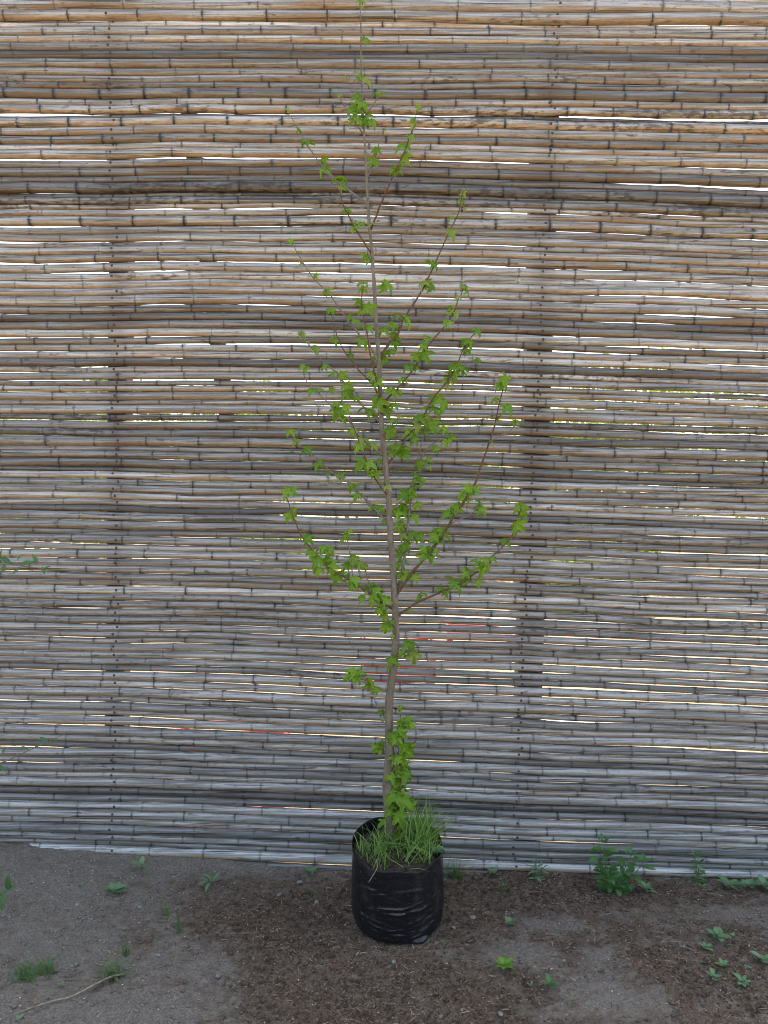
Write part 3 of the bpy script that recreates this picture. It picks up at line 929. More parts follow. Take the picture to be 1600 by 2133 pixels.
LEAFC = {
 'a': (2.6667, 550, 0, [(535,10,34),(540,35,24),(565,225,38),(545,315,22),(520,405,20),(450,430,24),(565,450,48),(640,515,38),(520,545,38),(550,590,70),(570,670,60),(600,685,52),(530,675,42),(540,620,50),(420,530,20),(470,635,32),(135,610,22),(195,725,28),(245,800,50),(335,895,42),(320,950,46),(400,990,46),(430,1010,50),(435,1050,42),(470,1170,42),(540,1250,36),(495,1275,32),(595,1250,28),(620,845,46),(605,905,56),(665,730,18),(855,600,28),(825,690,42),(825,765,40),(760,820,46),(785,880,66),(735,960,52),(1110,1075,34),(1090,1115,32),(1115,1165,24),(1040,1215,28),(1045,1300,60)]),
 'b': (2.6667, 550, 450, [(150,145,28),(200,200,24),(205,265,24),(290,335,28),(360,420,42),(575,245,44),(545,370,48),(520,480,42),(585,520,66),(560,410,30),(685,385,52),(375,530,38),(510,590,42),(590,630,44),(655,640,66),(400,700,38),(540,705,62),(720,670,52),(725,710,48),(710,760,42),(650,800,76),(485,780,34),(215,660,38),(245,700,24),(290,745,38),(340,840,34),(440,890,48),(460,960,48),(445,1000,52),(210,840,34),(265,975,46),(600,890,56),(640,930,52),(380,970,32),(520,1015,34),(430,1110,70),(460,1070,48),(400,1050,38),(690,970,46),(725,990,52),(650,1050,66),(690,1090,52),(730,1060,46),(600,1095,56),(720,1140,42),(800,850,52),(830,840,38),(765,910,52),(895,785,66),(905,690,52),(880,730,42),(800,580,58),(945,275,52),(885,385,48),(925,395,46),(1060,540,48),(1025,605,42),(1110,400,38),(1130,425,28),(1080,460,28),(1190,650,38),(1140,710,52),(1120,750,42),(1185,805,34),(1050,850,52),(1060,890,52),(1020,925,48),(1105,860,38),(985,1050,76),(950,1080,52),(855,1130,52),(930,1170,66),(800,1200,58),(850,1180,52),(900,1200,52),(840,1250,52),(700,1200,62),(1000,1190,44),(1035,1240,52),(1010,1260,42),(960,1300,34),(1335,915,58),(1340,945,52),(1280,1025,38),(1350,1070,48),(1300,1130,28),(1395,1155,38),(1270,1270,24),(150,1205,46),(180,1255,38),(245,1305,46),(500,1200,46),(530,1250,46),(525,1290,46),(615,1280,42),(730,1300,62),(780,1310,42)]),
 'c': (2.6667, 550, 900, [(300,190,52),(355,235,28),(435,245,38),(480,310,46),(515,360,42),(540,180,80),(595,185,52),(600,240,46),(625,240,46),(690,310,38),(640,170,38),(730,110,64),(700,130,46),(610,430,46),(650,430,42),(665,500,28),(120,340,60),(135,475,48),(250,600,52),(265,680,52),(295,720,66),(340,650,52),(375,660,46),(300,775,52),(390,750,56),(400,820,60),(370,780,42),(450,750,42),(500,715,60),(520,740,52),(460,580,36),(430,605,28),(480,550,28),(560,750,38),(505,830,60),(480,860,42),(540,935,46),(590,880,52),(630,890,52),(640,920,42),(600,940,52),(685,940,60),(650,990,52),(670,1030,42),(640,1000,34),(680,1090,52),(715,1060,28),(715,1135,24),(770,350,60),(830,350,38),(800,340,46),(770,450,66),(740,460,52),(855,410,42),(840,480,46),(750,520,42),(740,530,42),(770,580,46),(830,580,56),(865,590,52),(790,640,56),(760,650,46),(745,690,42),(750,740,46),(745,800,42),(790,800,52),(840,815,52),(760,850,38),(870,185,52),(920,155,34),(920,200,28),(860,265,46),(880,270,38),(830,310,42),(790,140,38),(960,590,60),(985,560,52),(940,590,52),(895,690,66),(880,660,52),(920,700,42),(955,665,38),(1010,460,56),(1070,430,56),(1120,340,70),(1110,380,56),(1130,320,52),(1190,400,46),(1215,440,48),(1050,440,42),(1430,430,60),(1440,450,56),(1420,525,70),(1400,540,52),(1335,615,52),(1225,725,56),(1210,770,66),(1190,840,42),(1235,760,46),(1115,790,48),(1065,860,70),(1085,840,48),(985,880,42),(1010,900,38),(860,920,44),(810,990,28)]),
 'd': (4.5714, 650, 1300, [(765,365,110),(740,420,60),(970,320,130),(900,210,85),(940,210,80),(850,280,62),(360,480,110),(390,470,95),(330,510,75),(440,540,75),(560,560,95),(540,600,95),(615,640,65),(700,50,92),(650,850,55),(665,920,36),(610,1190,100),(650,1140,64),(830,960,64),(910,930,92),(960,970,64),(840,800,50),(770,1090,112),(820,1100,92),(880,1060,64),(860,1190,100),(900,1180,82),(880,1270,130),(830,1300,84),(900,1330,64),(785,1430,165),(740,1460,104),(910,1440,125),(790,1510,92),(850,1520,84),(770,1660,165),(740,1620,112),(900,1700,155),(950,1740,84),(860,1600,74),(790,1750,84),(730,1800,94),(840,1850,155),(860,1930,84),(830,1780,94),(670,1900,84),(820,2050,104),(870,1500,64)]),
}
# branch centre lines in space
blines = []
def trunk_y(v):
    return TY + 0.03 * math.sin(v * 0.004)
for bi, px in enumerate(BRANCH):
    if bi in (16, 18, 20, 21, 22, 26, 27):     # side twigs start on their parent's depth
        best = min((( (q[3] - px[0][0]) ** 2 + (q[4] - px[0][1]) ** 2), q[1]) for l in blines for q in l)[1]
        y0 = best
    else:
        y0 = trunk_y(px[0][1])
    y1 = trunk_y(px[0][1]) + depth_end[bi]
    n = len(px)
    pts = []
    L = [0]
    for a, b in zip(px[:-1], px[1:]): L.append(L[-1] + math.hypot(b[0] - a[0], b[1] - a[1]))
    for (u, v), l in zip(px, L):
        t = l / L[-1]
        pts.append(on_plane(u, v, y0 + (y1 - y0) * t ** 0.85))
    sm = catmull(pts, 4)
    line = []
    ul = np.interp(np.linspace(0, n - 1, len(sm)), range(n), [p[0] for p in px])
    vl = np.interp(np.linspace(0, n - 1, len(sm)), range(n), [p[1] for p in px])
    for k, p in enumerate(sm):
        line.append((p.x, p.y, p.z, ul[k], vl[k], p))
    blines.append(line)
# gather leaves, nearest branch point
leaves = []
for key, (sc, ox, oy, lst) in LEAFC.items():
    for (cx_, cy_, d) in lst:
        u, v, D = ox + cx_ / sc, oy + cy_ / sc, d / sc
        best = None
        for bi, line in enumerate(blines):
            for k, q in enumerate(line):
                if k < 1: continue
                dd = (q[3] - u) ** 2 + (q[4] - (v - 0.25 * D)) ** 2
                if best is None or dd < best[0]: best = (dd, bi, k)
        tb = min(((p[0] - u) ** 2 + (p[1] - v) ** 2, i) for i, p in enumerate(TR))
        leaves.append((u, v, D, best[1], best[2], best[0]))
pet = {i: [] for i in range(len(BRANCH))}
plan = []
lr = random.Random(77)
for (u, v, D, bi, k, dd) in leaves:
    line = blines[bi]
    q = line[k]
    att = q[5]
    far = math.sqrt(dd) > 26 and (v < 240 or v > 1300 or True) and math.sqrt(dd) > 40
    yy_ = att.y + lr.uniform(-0.022, 0.012)
    S = 1.22 * D * (yy_ + CAM_D) / FPX * lr.uniform(0.9, 1.15)
    c = on_plane(u, v, yy_)
    out = Vector((u - q[3], 0, -(v - q[4])))
    out = out.normalized() if out.length > 0.5 else Vector((lr.uniform(-1, 1), 0, 0.2))
    tipd = Vector((out.x * 0.75 + lr.uniform(-0.35, 0.35), lr.uniform(-0.55, 0.15), -0.62 + 0.35 * out.z + lr.uniform(-0.35, 0.25)))
    tipd.normalize()
    nrm = Vector((lr.uniform(-0.55, 0.55), -0.8 + lr.uniform(-0.2, 0.45), 0.62 + lr.uniform(-0.35, 0.3)))
    basep = c - tipd * S * 0.40
    plan.append((D, bi, basep, tipd, nrm, S, att))
    if far:
        # leaves close to the stem hang straight from the trunk
        i = min(range(len(TR)), key=lambda j: (TR[j][0] - u) ** 2 + (TR[j][1] - v) ** 2)
        att = on_plane(np.interp(v - D * .3, [t[1] for t in TR[::-1]], [t[0] for t in TR[::-1]]), v - D * 0.3, trunk_y(v))
    pet[bi].append((att, basep))
plan_idx = sorted(range(len(plan)), key=lambda i: -plan[i][0])
keep = set(plan_idx[:298])
BO = []
for bi, line in enumerate(blines):
    pts = [q[5] for q in line]
    n = len(pts)
    ln = sum((a - b).length for a, b in zip(pts[:-1], pts[1:]))
    r0 = min(0.0033, 0.0011 + 0.0036 * ln); 
    if bi in (17, 19): r0 = 0.0043
    if bi == 32: r0 = 0.0042
    radii = [r0 * (1 - t) ** 0.85 + 0.0011 for t in np.linspace(0, 1, n)]
    jr = random.Random(bi)
    pts2 = [p + Vector((jr.uniform(-1, 1), jr.uniform(-1, 1), jr.uniform(-1, 1))) * 0.0012 for p in pts]
    pts2[0] = pts[0]
    V, F = tube(pts2, radii, 7)
    for k in range(3, n - 1, 3):            # buds
        p = pts2[k]; t = (pts2[k + 1] - p).normalized()
        s = Vector((jr.uniform(-1, 1), jr.uniform(-1, 0.4), 0.4))
        tube([p, p + s.normalized() * (radii[k] + 0.004) + t * 0.004], [radii[k] * 0.8, 0.0006], 5, V, F)
    for a, b in pet[bi]:
        if (a - b).length < 0.13:
            midp = a.lerp(b, 0.5) + Vector((0, 0, 0.18 * (a - b).length))
            tube([a, midp, b], [0.0010, 0.0008, 0.0007], 4, V, F)
    BO.append(obj('branch', mesh_from('branch', V, F), M_TWIG if bi in REDDISH else M_TWIG_GREY, tree, root))
small = []
for i, (D, bi, b, td, nr, S, att) in enumerate(plan):
    new = D < 9.5 or lr.random() < 0.07
    me = lr.choice(STARNEW if new else STAR)
    if i in keep:
        put_leaf(me, b, td, nr, S, BO[bi])
    else:
        small.append((me, b, td, nr, S))
# second, half hidden leaves of the bigger clusters
EX = []
for i, (D, bi, b, td, nr, S, att) in enumerate(plan):
    if D < 11 or lr.random() < 0.1: continue
    td2 = Vector((-td.x * lr.uniform(0.2, 1.2) + lr.uniform(-.4, .4), lr.uniform(-.4, .5), td.z * 0.6 + lr.uniform(-.3, .5)))
    EX.append((STAR[i % len(STAR)], b + Vector((lr.uniform(-.3, .3) * S, lr.uniform(0, 0.6) * S, lr.uniform(-.2, .3) * S)), td2, nr + Vector((lr.uniform(-.6, .6), 0, lr.uniform(-.4, .4))), S * lr.uniform(0.6, 0.95)))
V = []; F = []; RB = []
for me, b, td, nr, S in EX:
    mt = Matrix.Translation(b) @ orient(td, nr) @ Matrix.Diagonal((S, S, S, 1))
    o0 = len(V)
    V += [mt @ v.co for v in me.vertices]
    RB += [a.value for a in me.attributes['rib'].data]
    F += [tuple(o0 + k for k in p.vertices) for p in me.polygons]
me = mesh_from('inner_leaves', V, F)
me.attributes.new('rib', 'FLOAT', 'POINT').data.foreach_set('value', RB)
obj('inner_leaves', me, M_LEAF, tree, root)['kind'] = 'stuff'
# tip buds and the tiny leaves too small to pick apart
V = []; F = []; RB = []
for me, b, td, nr, S in small:
    mt = Matrix.Translation(b) @ orient(td, nr) @ Matrix.Diagonal((S, S, S, 1))
    o0 = len(V)
    V += [mt @ v.co for v in me.vertices]
    RB += [a.value for a in me.attributes['rib'].data]
    F += [tuple(o0 + k for k in p.vertices) for p in me.polygons]
for bi, line in enumerate(blines):
    p = line[-1][5]; t = (line[-1][5] - line[-2][5]).normalized()
    for k in range(2):
        me = STAR[(bi + k) % len(STAR)]; S = 0.014
        td = (t * 0.9 + Vector((lr.uniform(-.7, .7), lr.uniform(-.6, .3), 0.3)))
        mt = Matrix.Translation(p - t * 0.002) @ orient(td, (lr.uniform(-1, 1), -1, 0.3)) @ Matrix.Diagonal((S * 0.7, S, S, 1))
        o0 = len(V)
        V += [mt @ v.co for v in me.vertices]
        RB += [a.value for a in me.attributes['rib'].data]
        F += [tuple(o0 + q for q in pl.vertices) for pl in me.polygons]
me = mesh_from('leaflets', V, F)
me.attributes.new('rib', 'FLOAT', 'POINT').data.foreach_set('value', RB)
lo = obj('leaflets', me, M_LEAFNEW, tree, root)
lo['kind'] = 'stuff'

# ------------------------------------------------------------------ grass
def grass_mesh(name, blades):
    V = []; F = []; RN = []; TD = []
    for base, tipdir, length, width, bend, rnd in blades:
        base = Vector(base); d = Vector(tipdir).normalized()
        side = d.cross(Vector((0, 0, 1)))
        if side.length < 0.05: side = Vector((1, 0, 0))
        side = (side.normalized() + Vector((rng.uniform(-.6, .6), rng.uniform(-.6, .6), 0))).normalized()
        n = 6
        o0 = len(V)
        p = base.copy(); dd = d.copy()
        gdir = Vector((d.x, d.y, 0)); gdir = gdir.normalized() if gdir.length > 1e-3 else Vector((1, 0, 0))
        for i in range(n + 1):
            t = i / n
            wv = width * (1 - t ** 1.6) * 0.5 + 0.0002
            nrm = dd.cross(side).normalized()
            V += [p - side * wv, p + nrm * wv * 0.35, p + side * wv]
            RN += [rnd] * 3; TD += [t] * 3
            p = p + dd * (length / n)
            dd = (dd + (gdir * 0.6 - Vector((0, 0, 1))) * bend * (0.4 + t) / n).normalized()
        for i in range(n):
            a = o0 + i * 3
            F += [(a, a + 1, a + 4, a + 3), (a + 1, a + 2, a + 5, a + 4)]
    me = mesh_from(name, V, F)
    for nm, arr in (('rnd', RN), ('tipdry', TD)):
        me.attributes.new(nm, 'FLOAT', 'POINT').data.foreach_set('value', np.array(arr, np.float32))
    return me
gr = random.Random(21)
bl = []
def in_bag(ax, ay):
    x, y = BC.x + ax * BR, BC.y + ay * BR
    return (x, y, soil_z(x, y) - 0.004)
for k in range(250):      # dense right-hand clump
    ax, ay = gr.gauss(0.55, 0.20), gr.gauss(0.25, 0.30)
    if ax * ax + ay * ay > 0.86: continue
    d = (gr.gauss(0.12, 0.32), gr.gauss(-0.1, 0.3), 1.0)
    bl.append((in_bag(ax, ay), d, gr.uniform(0.06, 0.185), gr.uniform(0.0028, 0.006), gr.uniform(0.1, 1.5), gr.random()))
for k in range(125):      # left clump
    ax, ay = gr.gauss(-0.42, 0.2), gr.gauss(-0.15, 0.30)
    if ax * ax + ay * ay > 0.8: continue
    d = (gr.gauss(0.05, 0.4), gr.gauss(-0.15, 0.3), 1.0)
    bl.append((in_bag(ax, ay), d, gr.uniform(0.04, 0.115), gr.uniform(0.002, 0.004), gr.uniform(0.0, 1.2), gr.random()))
for k in range(150):       # in between, around the stem
    ax, ay = gr.gauss(0.1, 0.35), gr.gauss(-0.2, 0.28)
    if ax * ax + ay * ay > 0.8: continue
    d = (gr.gauss(0.0, 0.5), gr.gauss(-0.3, 0.35), 0.9)
    bl.append((in_bag(ax, ay), d, gr.uniform(0.045, 0.11), gr.uniform(0.0025, 0.005), gr.uniform(0.2, 1.8), gr.random()))
# the long arching and fallen blades
for ax, ay, d, L, wv, be in [(0.05, -0.1, (0.55, -0.55, 0.5), 0.17, 0.007, 1.4), (-0.25, 0.1, (0.75, -0.6, 0.45), 0.20, 0.007, 1.3), (0.2, 0.35, (0.5, -0.1, 0.9), 0.22, 0.008, 2.2),
                             (-0.45, 0.2, (0.8, -0.6, 0.4), 0.2, 0.006, 1.2), (0.15, 0.1, (0.35, -0.7, 0.75), 0.15, 0.007, 1.9), (0.6, 0.35, (0.25, -0.35, 0.9), 0.15, 0.008, 0.8),
                             (0.5, 0.45, (0.35, -0.3, 0.9), 0.17, 0.008, 0.9), (0.65, 0.5, (0.2, -0.2, 1), 0.14, 0.007, 0.8), (0.5, -0.1, (0.5, -0.2, 0.6), 0.11, 0.006, 2.4),
                             (-0.5, -0.3, (0.3, -0.1, 1), 0.12, 0.004, 0.2), (0.75, 0.1, (0.7, 0.1, 0.9), 0.18, 0.003, 0.2), (-0.7, 0.1, (-0.1, 0, 1), 0.13, 0.003, 0.1)]:
    bl.append((in_bag(ax, ay), d, L, wv, be, gr.uniform(0.5, 1)))
go = obj('bag_grass', grass_mesh('bag_grass', bl), M_GRASS)
tag(go, 'long green grass growing on the soil inside the black bag', 'grass', kind='stuff')
# dry straw hanging over the rim
sp = [on_plane(784, 1790, BC.y - 0.13), on_plane(786, 1806, BC.y - 0.158), on_plane(779, 1820, BC.y - 0.165), on_plane(768, 1838, BC.y - 0.163)]
V, F = tube(catmull(sp, 4), [0.0012] * 13, 5)
tag(obj('dry_straw', mesh_from('dry_straw', V, F), M_DRY), 'dry straw hanging over the front rim of the black bag', 'straw')

# ------------------------------------------------------------------ weeds
OVAL = [oval_leaf(s, 0.66, droop=0.25) for s in range(60, 64)]
NARROW = [oval_leaf(s, 0.27) for s in range(70, 73)]
TOOTH = [oval_leaf(s, 0.56, 1, 12) for s in range(80, 84)]
LANCE = [oval_leaf(s, 0.36, droop=0.2) for s in range(90, 93)]
for l, m in ((OVAL, M_WEED), (NARROW, M_WEED), (TOOTH, M_NETTLE), (LANCE, M_SHRUB)):
    for q in l: q.materials.append(m)
BRI = [q.copy() for q in TOOTH[:2]]
for q in BRI: q.materials.clear(); q.materials.append(M_BRIGHT)

def rosette(name, u, v, px, n, label, group=None, shapes=OVAL, upright=0.55, stemh=0.15, seed=0, cat='weed', p=None, mat_stem=M_STEM):
    wr = random.Random(seed + int(u) * 7 + int(v))
    if p is None: p = on_ground(u, v)
    S = px * 1.08 * pxm(p)
    r = empty(name, p); tag(r, label, cat, group)
    V = []; F = []
    top = Vector((0, 0, S * stemh))
    tube([(0, 0, -0.008), top * 0.5, top], [0.0018, 0.0016, 0.0012], 5, V, F)
    a0 = wr.uniform(0, 6.28)
    pl = []
    n = n + (2 if n > 5 else 0)
    for k in range(n):
        a = a0 + k * 2.4 + wr.uniform(-0.25, 0.25)
        el = upright * wr.uniform(0.4, 1.3)
        L = S * wr.uniform(0.28, 0.46) * (0.75 if k > n * 0.6 else 1)
        d = Vector((math.cos(a) * math.cos(el), math.sin(a) * math.cos(el), math.sin(el)))
        b = top * wr.uniform(0.35, 1.0) + d * L * 0.22
        tube([top * 0.4, b], [0.0011, 0.0009], 4, V, F)
        pl.append((b, d, L))
    obj('stem', mesh_from('stem', V, F), mat_stem, r)
    for b, d, L in pl:
        put_leaf(wr.choice(shapes), b, d, (d.x * -0.5, d.y * -0.5, 1), L, r)
    return r

def herb(name, u, v, hpx, wpx, label, group=None, shapes=TOOTH, stems=1, tiers=5, leafpx=26, seed=0, cat='weed', lean=None):
    wr = random.Random(seed + int(u))
    p = on_ground(u, v); s = pxm(p)
    r = empty(name, p); tag(r, label, cat, group)
    for q in range(stems):
        dx = (wr.uniform(-0.5, 0.5) * wpx if stems > 1 else 0) * s
        if lean: dx = lean[q][0] * s
        H = hpx * s * (1 if q == 0 else wr.uniform(0.55, 0.85))
        if lean: H = lean[q][1] * s
        pts = [Vector((dx * 0.25, 0, -0.01)), Vector((dx * 0.6 + wr.uniform(-.004, .004), wr.uniform(-.01, .005), H * 0.4)), Vector((dx, wr.uniform(-.02, .01), H * 0.9))]
        pts = catmull(pts, 4)
        V, F = tube(pts, list(np.linspace(0.0028, 0.0012, len(pts))), 6)
        pl = []
        for t in range(tiers):
            f = 0.15 + 0.85 * t / max(1, tiers - 1)
            i = min(len(pts) - 1, int(f * (len(pts) - 1) + .5))
            a0 = t * 1.57 + wr.uniform(-.3, .3)
            cnt = 2 if t < tiers - 1 else 4
            for k in range(cnt):
                a = a0 + k * 2 * math.pi / cnt
                L = leafpx * s * wr.uniform(0.8, 1.2) * (1.0 if t < tiers - 1 else 0.75)
                el = wr.uniform(-0.1, 0.55) if t < tiers - 1 else 0.7
                d = Vector((math.cos(a) * math.cos(el), math.sin(a) * math.cos(el) - 0.15, math.sin(el)))
                b = pts[i] + d * L * 0.3
                tube([pts[i], b], [0.001, 0.0008], 4, V, F)
                pl.append((b, d, L))
        obj('stem', mesh_from('stem', V, F), M_STEM, r)
        for b, d, L in pl:
            put_leaf(wr.choice(shapes), b, d, (d.x * -0.3, -0.25, 1), L, r)
    return r

def tuft(name, u, v, hpx, wpx, n, label, group=None, flop=0.5, seed=0, cat='grass tuft', wid=0.003):
    wr = random.Random(seed + int(u) + int(v))
    p = on_ground(u, v); s = pxm(p)
    b = []
    for k in range(n):
        ox, oy = wr.gauss(0, 0.22) * wpx * s, wr.gauss(0, 0.15) * wpx * s
        d = (wr.gauss(0, flop), wr.gauss(-0.1, flop), 1)
        zb = float(gz(p.x + ox, min(p.y + oy, -0.02))) - p.z
        b.append(((ox, oy, zb - 0.006), d, hpx * s * wr.uniform(0.5, 1.15), wid * wr.uniform(0.7, 1.2), wr.uniform(0.1, 1.6), wr.random()))
    o = obj(name, grass_mesh(name, b), M_TUFT)
    o.location = p
    return tag(o, label, cat, group)

G1 = 'weeds sprouting from the bare soil'
rosette('seedling', 295, 1816, 48, 5, 'slim blue-green seedling on the grey dirt bank below the left nail row', G1, upright=1.0, stemh=0.3)
rosette('rosette_weed', 440, 1842, 66, 7, 'spreading rosette weed with lobed leaves on the grey soil near the fence foot', G1, NARROW, 0.45, 0.1)
rosette('seedling', 236, 1862, 50, 8, 'round-leaved rosette weed low on the grey dirt slope', G1, upright=0.5)
rosette('seedling', 168, 1846, 22, 3, 'tiny two-leaf sprout on the grey dirt slope', G1, upright=0.6)
rosette('seedling', 224, 1889, 16, 4, 'minute sprout just below the round-leaved rosette weed', G1)
rosette('seedling', 645, 1822, 44, 6, 'small weed at the fence foot beside the black bag', G1, upright=0.6)
rosette('seedling', 1029, 1826, 34, 6, 'small upright seedling at the fence foot between two grass tufts', G1, upright=0.9, stemh=0.3)
herb('bushy_weed', 1114, 1830, 36, 40, 'low feathery bushy weed at the fence foot', G1, NARROW, 4, 4, 14)
tuft('grass_tuft', 945, 1826, 50, 34, 46, 'dark green grass tuft beside the black bag at the fence foot', None, 0.25)
tuft('grass_tuft', 1048, 1856, 34, 20, 22, 'thin grass tuft on brown mulch in front of the small upright seedling', None, 0.25)
tuft('grass_tuft', 640, 1862, 24, 16, 18, 'short yellow-green tuft on mulch left of the black bag', None, 0.3)
tuft('grass_tuft', 349, 1904, 36, 16, 12, 'wispy grass sprig beside the single upright blade', None, 0.25)
tuft('grass_blade_plant', 374, 1946, 76, 6, 4, 'single tall upright grass blade standing on mulch', None, 0.06, wid=0.006)
tuft('grass_tuft', 262, 1990, 52, 18, 16, 'slender sprig of grass above the dry stalk', None, 0.2)
tuft('grass_patch', 66, 2030, 40, 90, 120, 'dense matted patch of green grass on bare soil', None, 0.9)
tuft('grass_tuft', 100, 2026, 38, 36, 40, 'yellowish grass tuft at the edge of the matted grass patch', None, 0.6)
tuft('grass_tuft', 232, 2032, 52, 64, 60, 'spreading yellow-green grass tuft at the end of the dry stalk', None, 0.6)
rosette('seedling', 126, 2056, 26, 7, 'tiny feathery sprout between the grass patches', G1, NARROW)
rosette('seedling', 40, 2126, 22, 4, 'tiny sprout at the root end of the dry stalk', G1)
herb('nettle', 1276, 1856, 125, 110, 'tall leafy nettle growing against the foot of the bamboo fence', None, TOOTH, 6, 6, 22, lean=[(-26, 124), (-30, 100), (34, 92), (62, 74), (-12, 46), (18, 40)])
herb('young_weed', 1452, 1838, 66, 30, 'slim upright weed with small leaves against the fence foot', None, [TOOTH[0], NARROW[0]], 2, 5, 16)
rosette('seedling', 1348, 1858, 42, 6, 'grey-green seedling on mulch beside the tall nettle', G1, upright=0.5)
rosette('seedling', 1462, 1850, 24, 4, 'tiny seedling under the slim upright weed', G1)
rosette('weed_cluster', 1522, 1852, 56, 10, 'broad-leaved grey-green weed at the fence foot beyond the slim upright weed', G1, upright=0.5)
rosette('weed_cluster', 1560, 1850, 40, 8, 'smaller grey-green weed wedged between two broad-leaved weeds', G1)
rosette('weed_cluster', 1592, 1852, 52, 9, 'outermost broad-leaved weed at the fence foot', G1)
rosette('weed_cluster', 1495, 1958, 54, 12, 'large grey-green broad-leaved weed in the open soil patch', G1, upright=0.5)
rosette('weed_cluster', 1470, 1978, 36, 6, 'companion seedling touching the large broad-leaved weed', G1)
for (u, v, s, t) in [(1588, 2005, 46, 'grey-green seedling apart from the cluster with pointed leaves'), (1506, 2014, 32, 'small seedling below the large broad-leaved weed'), (1488, 2040, 34, 'four-leaved seedling in the open soil patch'),
                     (1548, 2050, 40, 'wide-leaved seedling on the mulch furthest from the fence'), (1484, 1995, 16, 'speck of a sprout between the seedlings'), (1555, 2018, 22, 'faint small sprout beside the pointed seedling'),
                     (1462, 2006, 16, 'minute sprout on grey dust by the seedlings'), (1530, 1952, 20, 'small sprout to the side of the large broad-leaved weed'), (1540, 2068, 14, 'two-leaf sprout beyond the wide-leaved seedling'),
                     (924, 1966, 17, 'tiny pale sprout at the foot of the black bag'), (1062, 1926, 30, 'dark small weed on the mulch edge'), (1105, 2054, 18, 'dull flat sprout near the toothed seedling')]:
    rosette('seedling', u, v, s, 4 if s < 25 else 6, t, G1)
rosette('bright_seedling', 1050, 2020, 52, 8, 'bright yellow-green seedling with toothed leaves on bare soil', None, BRI, 0.6, 0.2)
rosette('toothed_seedling', 1147, 2060, 42, 6, 'small dark toothed seedling on bare soil', None, TOOTH, 0.7, 0.25)
pc = Vector((BC.x + 0.135, BC.y - 0.045, rim_z(-0.3) - 0.006))
rosette('clover', 0, 0, 36, 9, 'small round-leaved creeper on the rim of the black bag', None, OVAL, 0.5, 0.15, p=pc)

# shrub whose shoots reach in front of the fence
SY = -0.42
sb = on_plane(-70, 1930, SY); sb.z = float(gz(sb.x, sb.y))
shrub = empty('shrub', sb)
tag(shrub, 'leafy shrub with thin shoots reaching in front of the fence edge', 'shrub')
def shoot(px, r0, leaves_, lenpx, dy=0.0):
    pts = catmull([on_plane(u, v, SY + dy * i / len(px)) for i, (u, v) in enumerate(px)], 5)
    if px[0][1] > 1880: pts[0] = Vector((sb.x, sb.y, sb.z - 0.02))
    V, F = tube(pts, list(np.linspace(r0, 0.0009, len(pts))), 6)
    b = obj('branch', mesh_from('branch', V, F), M_TWIG_GREY, shrub, sb)
    wr = random.Random(len(px) + int(px[-1][1]))
    for (u, v, ang, L) in leaves_:
        q = min(pts, key=lambda p: (p - on_plane(u, v, p.y)).length)
        base = on_plane(u, v, q.y)
        d = Vector((math.cos(R(ang)), wr.uniform(-0.5, 0.1), math.sin(R(ang))))
        put_leaf(wr.choice(LANCE), base, d, (wr.uniform(-.3, .3), -0.7, 0.7), L * 1.0 * pxm(base), b)
shoot([(-70, 1930), (-62, 1650), (-60, 1400), (-48, 1220), (-20, 1160), (10, 1168), (40, 1178), (70, 1182), (95, 1186)], 0.005,
      [(2, 1160, -28, 32), (5, 1172, 150, 24), (10, 1174, -95, 20), (35, 1168, 40, 26), (36, 1178, 160, 22), (42, 1176, 12, 36), (44, 1182, 215, 26), (62, 1176, 35, 20), (78, 1172, 110, 22), (88, 1180, -60, 20), (92, 1184, 20, 16),
       (-20, 1160, 60, 30), (-40, 1200, 150, 30), (-55, 1300, 20, 34), (-60, 1400, 160, 34), (0, 1163, 70, 20)], 42)
shoot([(-66, 1800), (-50, 1640), (-20, 1600), (20, 1582), (60, 1563), (110, 1540), (146, 1524)], 0.0035,
      [(82, 1536, -25, 22), (42, 1556, -15, 20), (72, 1555, 10, 14), (5, 1570, 60, 18), (0, 1594, -40, 20), (-20, 1600, 150, 30), (110, 1541, 5, 12)], 20)
shoot([(-66, 1850), (-30, 1860), (5, 1862), (16, 1855)], 0.003,
      [(18, 1856, 88, 38), (14, 1856, -100, 40), (16, 1852, 20, 24), (8, 1858, 170, 24), (0, 1820, 60, 18), (0, 1832, 130, 20)], 30)

# dry stalk lying on the soil
pp = []
for u, v in [(32, 2116), (60, 2104), (110, 2092), (150, 2082), (200, 2056), (235, 2040), (258, 2032)]:
    p = on_ground(u, v); p.z += 0.004 + (0.006 if 60 < u < 240 else 0.0); pp.append(p)
pp = catmull(pp, 4)
V, F = tube(pp, list(np.linspace(0.0016, 0.0034, len(pp))), 7)
tag(obj('dry_stalk', mesh_from('dry_stalk', V, F), M_DRY), 'long dry curved plant stalk lying on the bare soil', 'stalk')

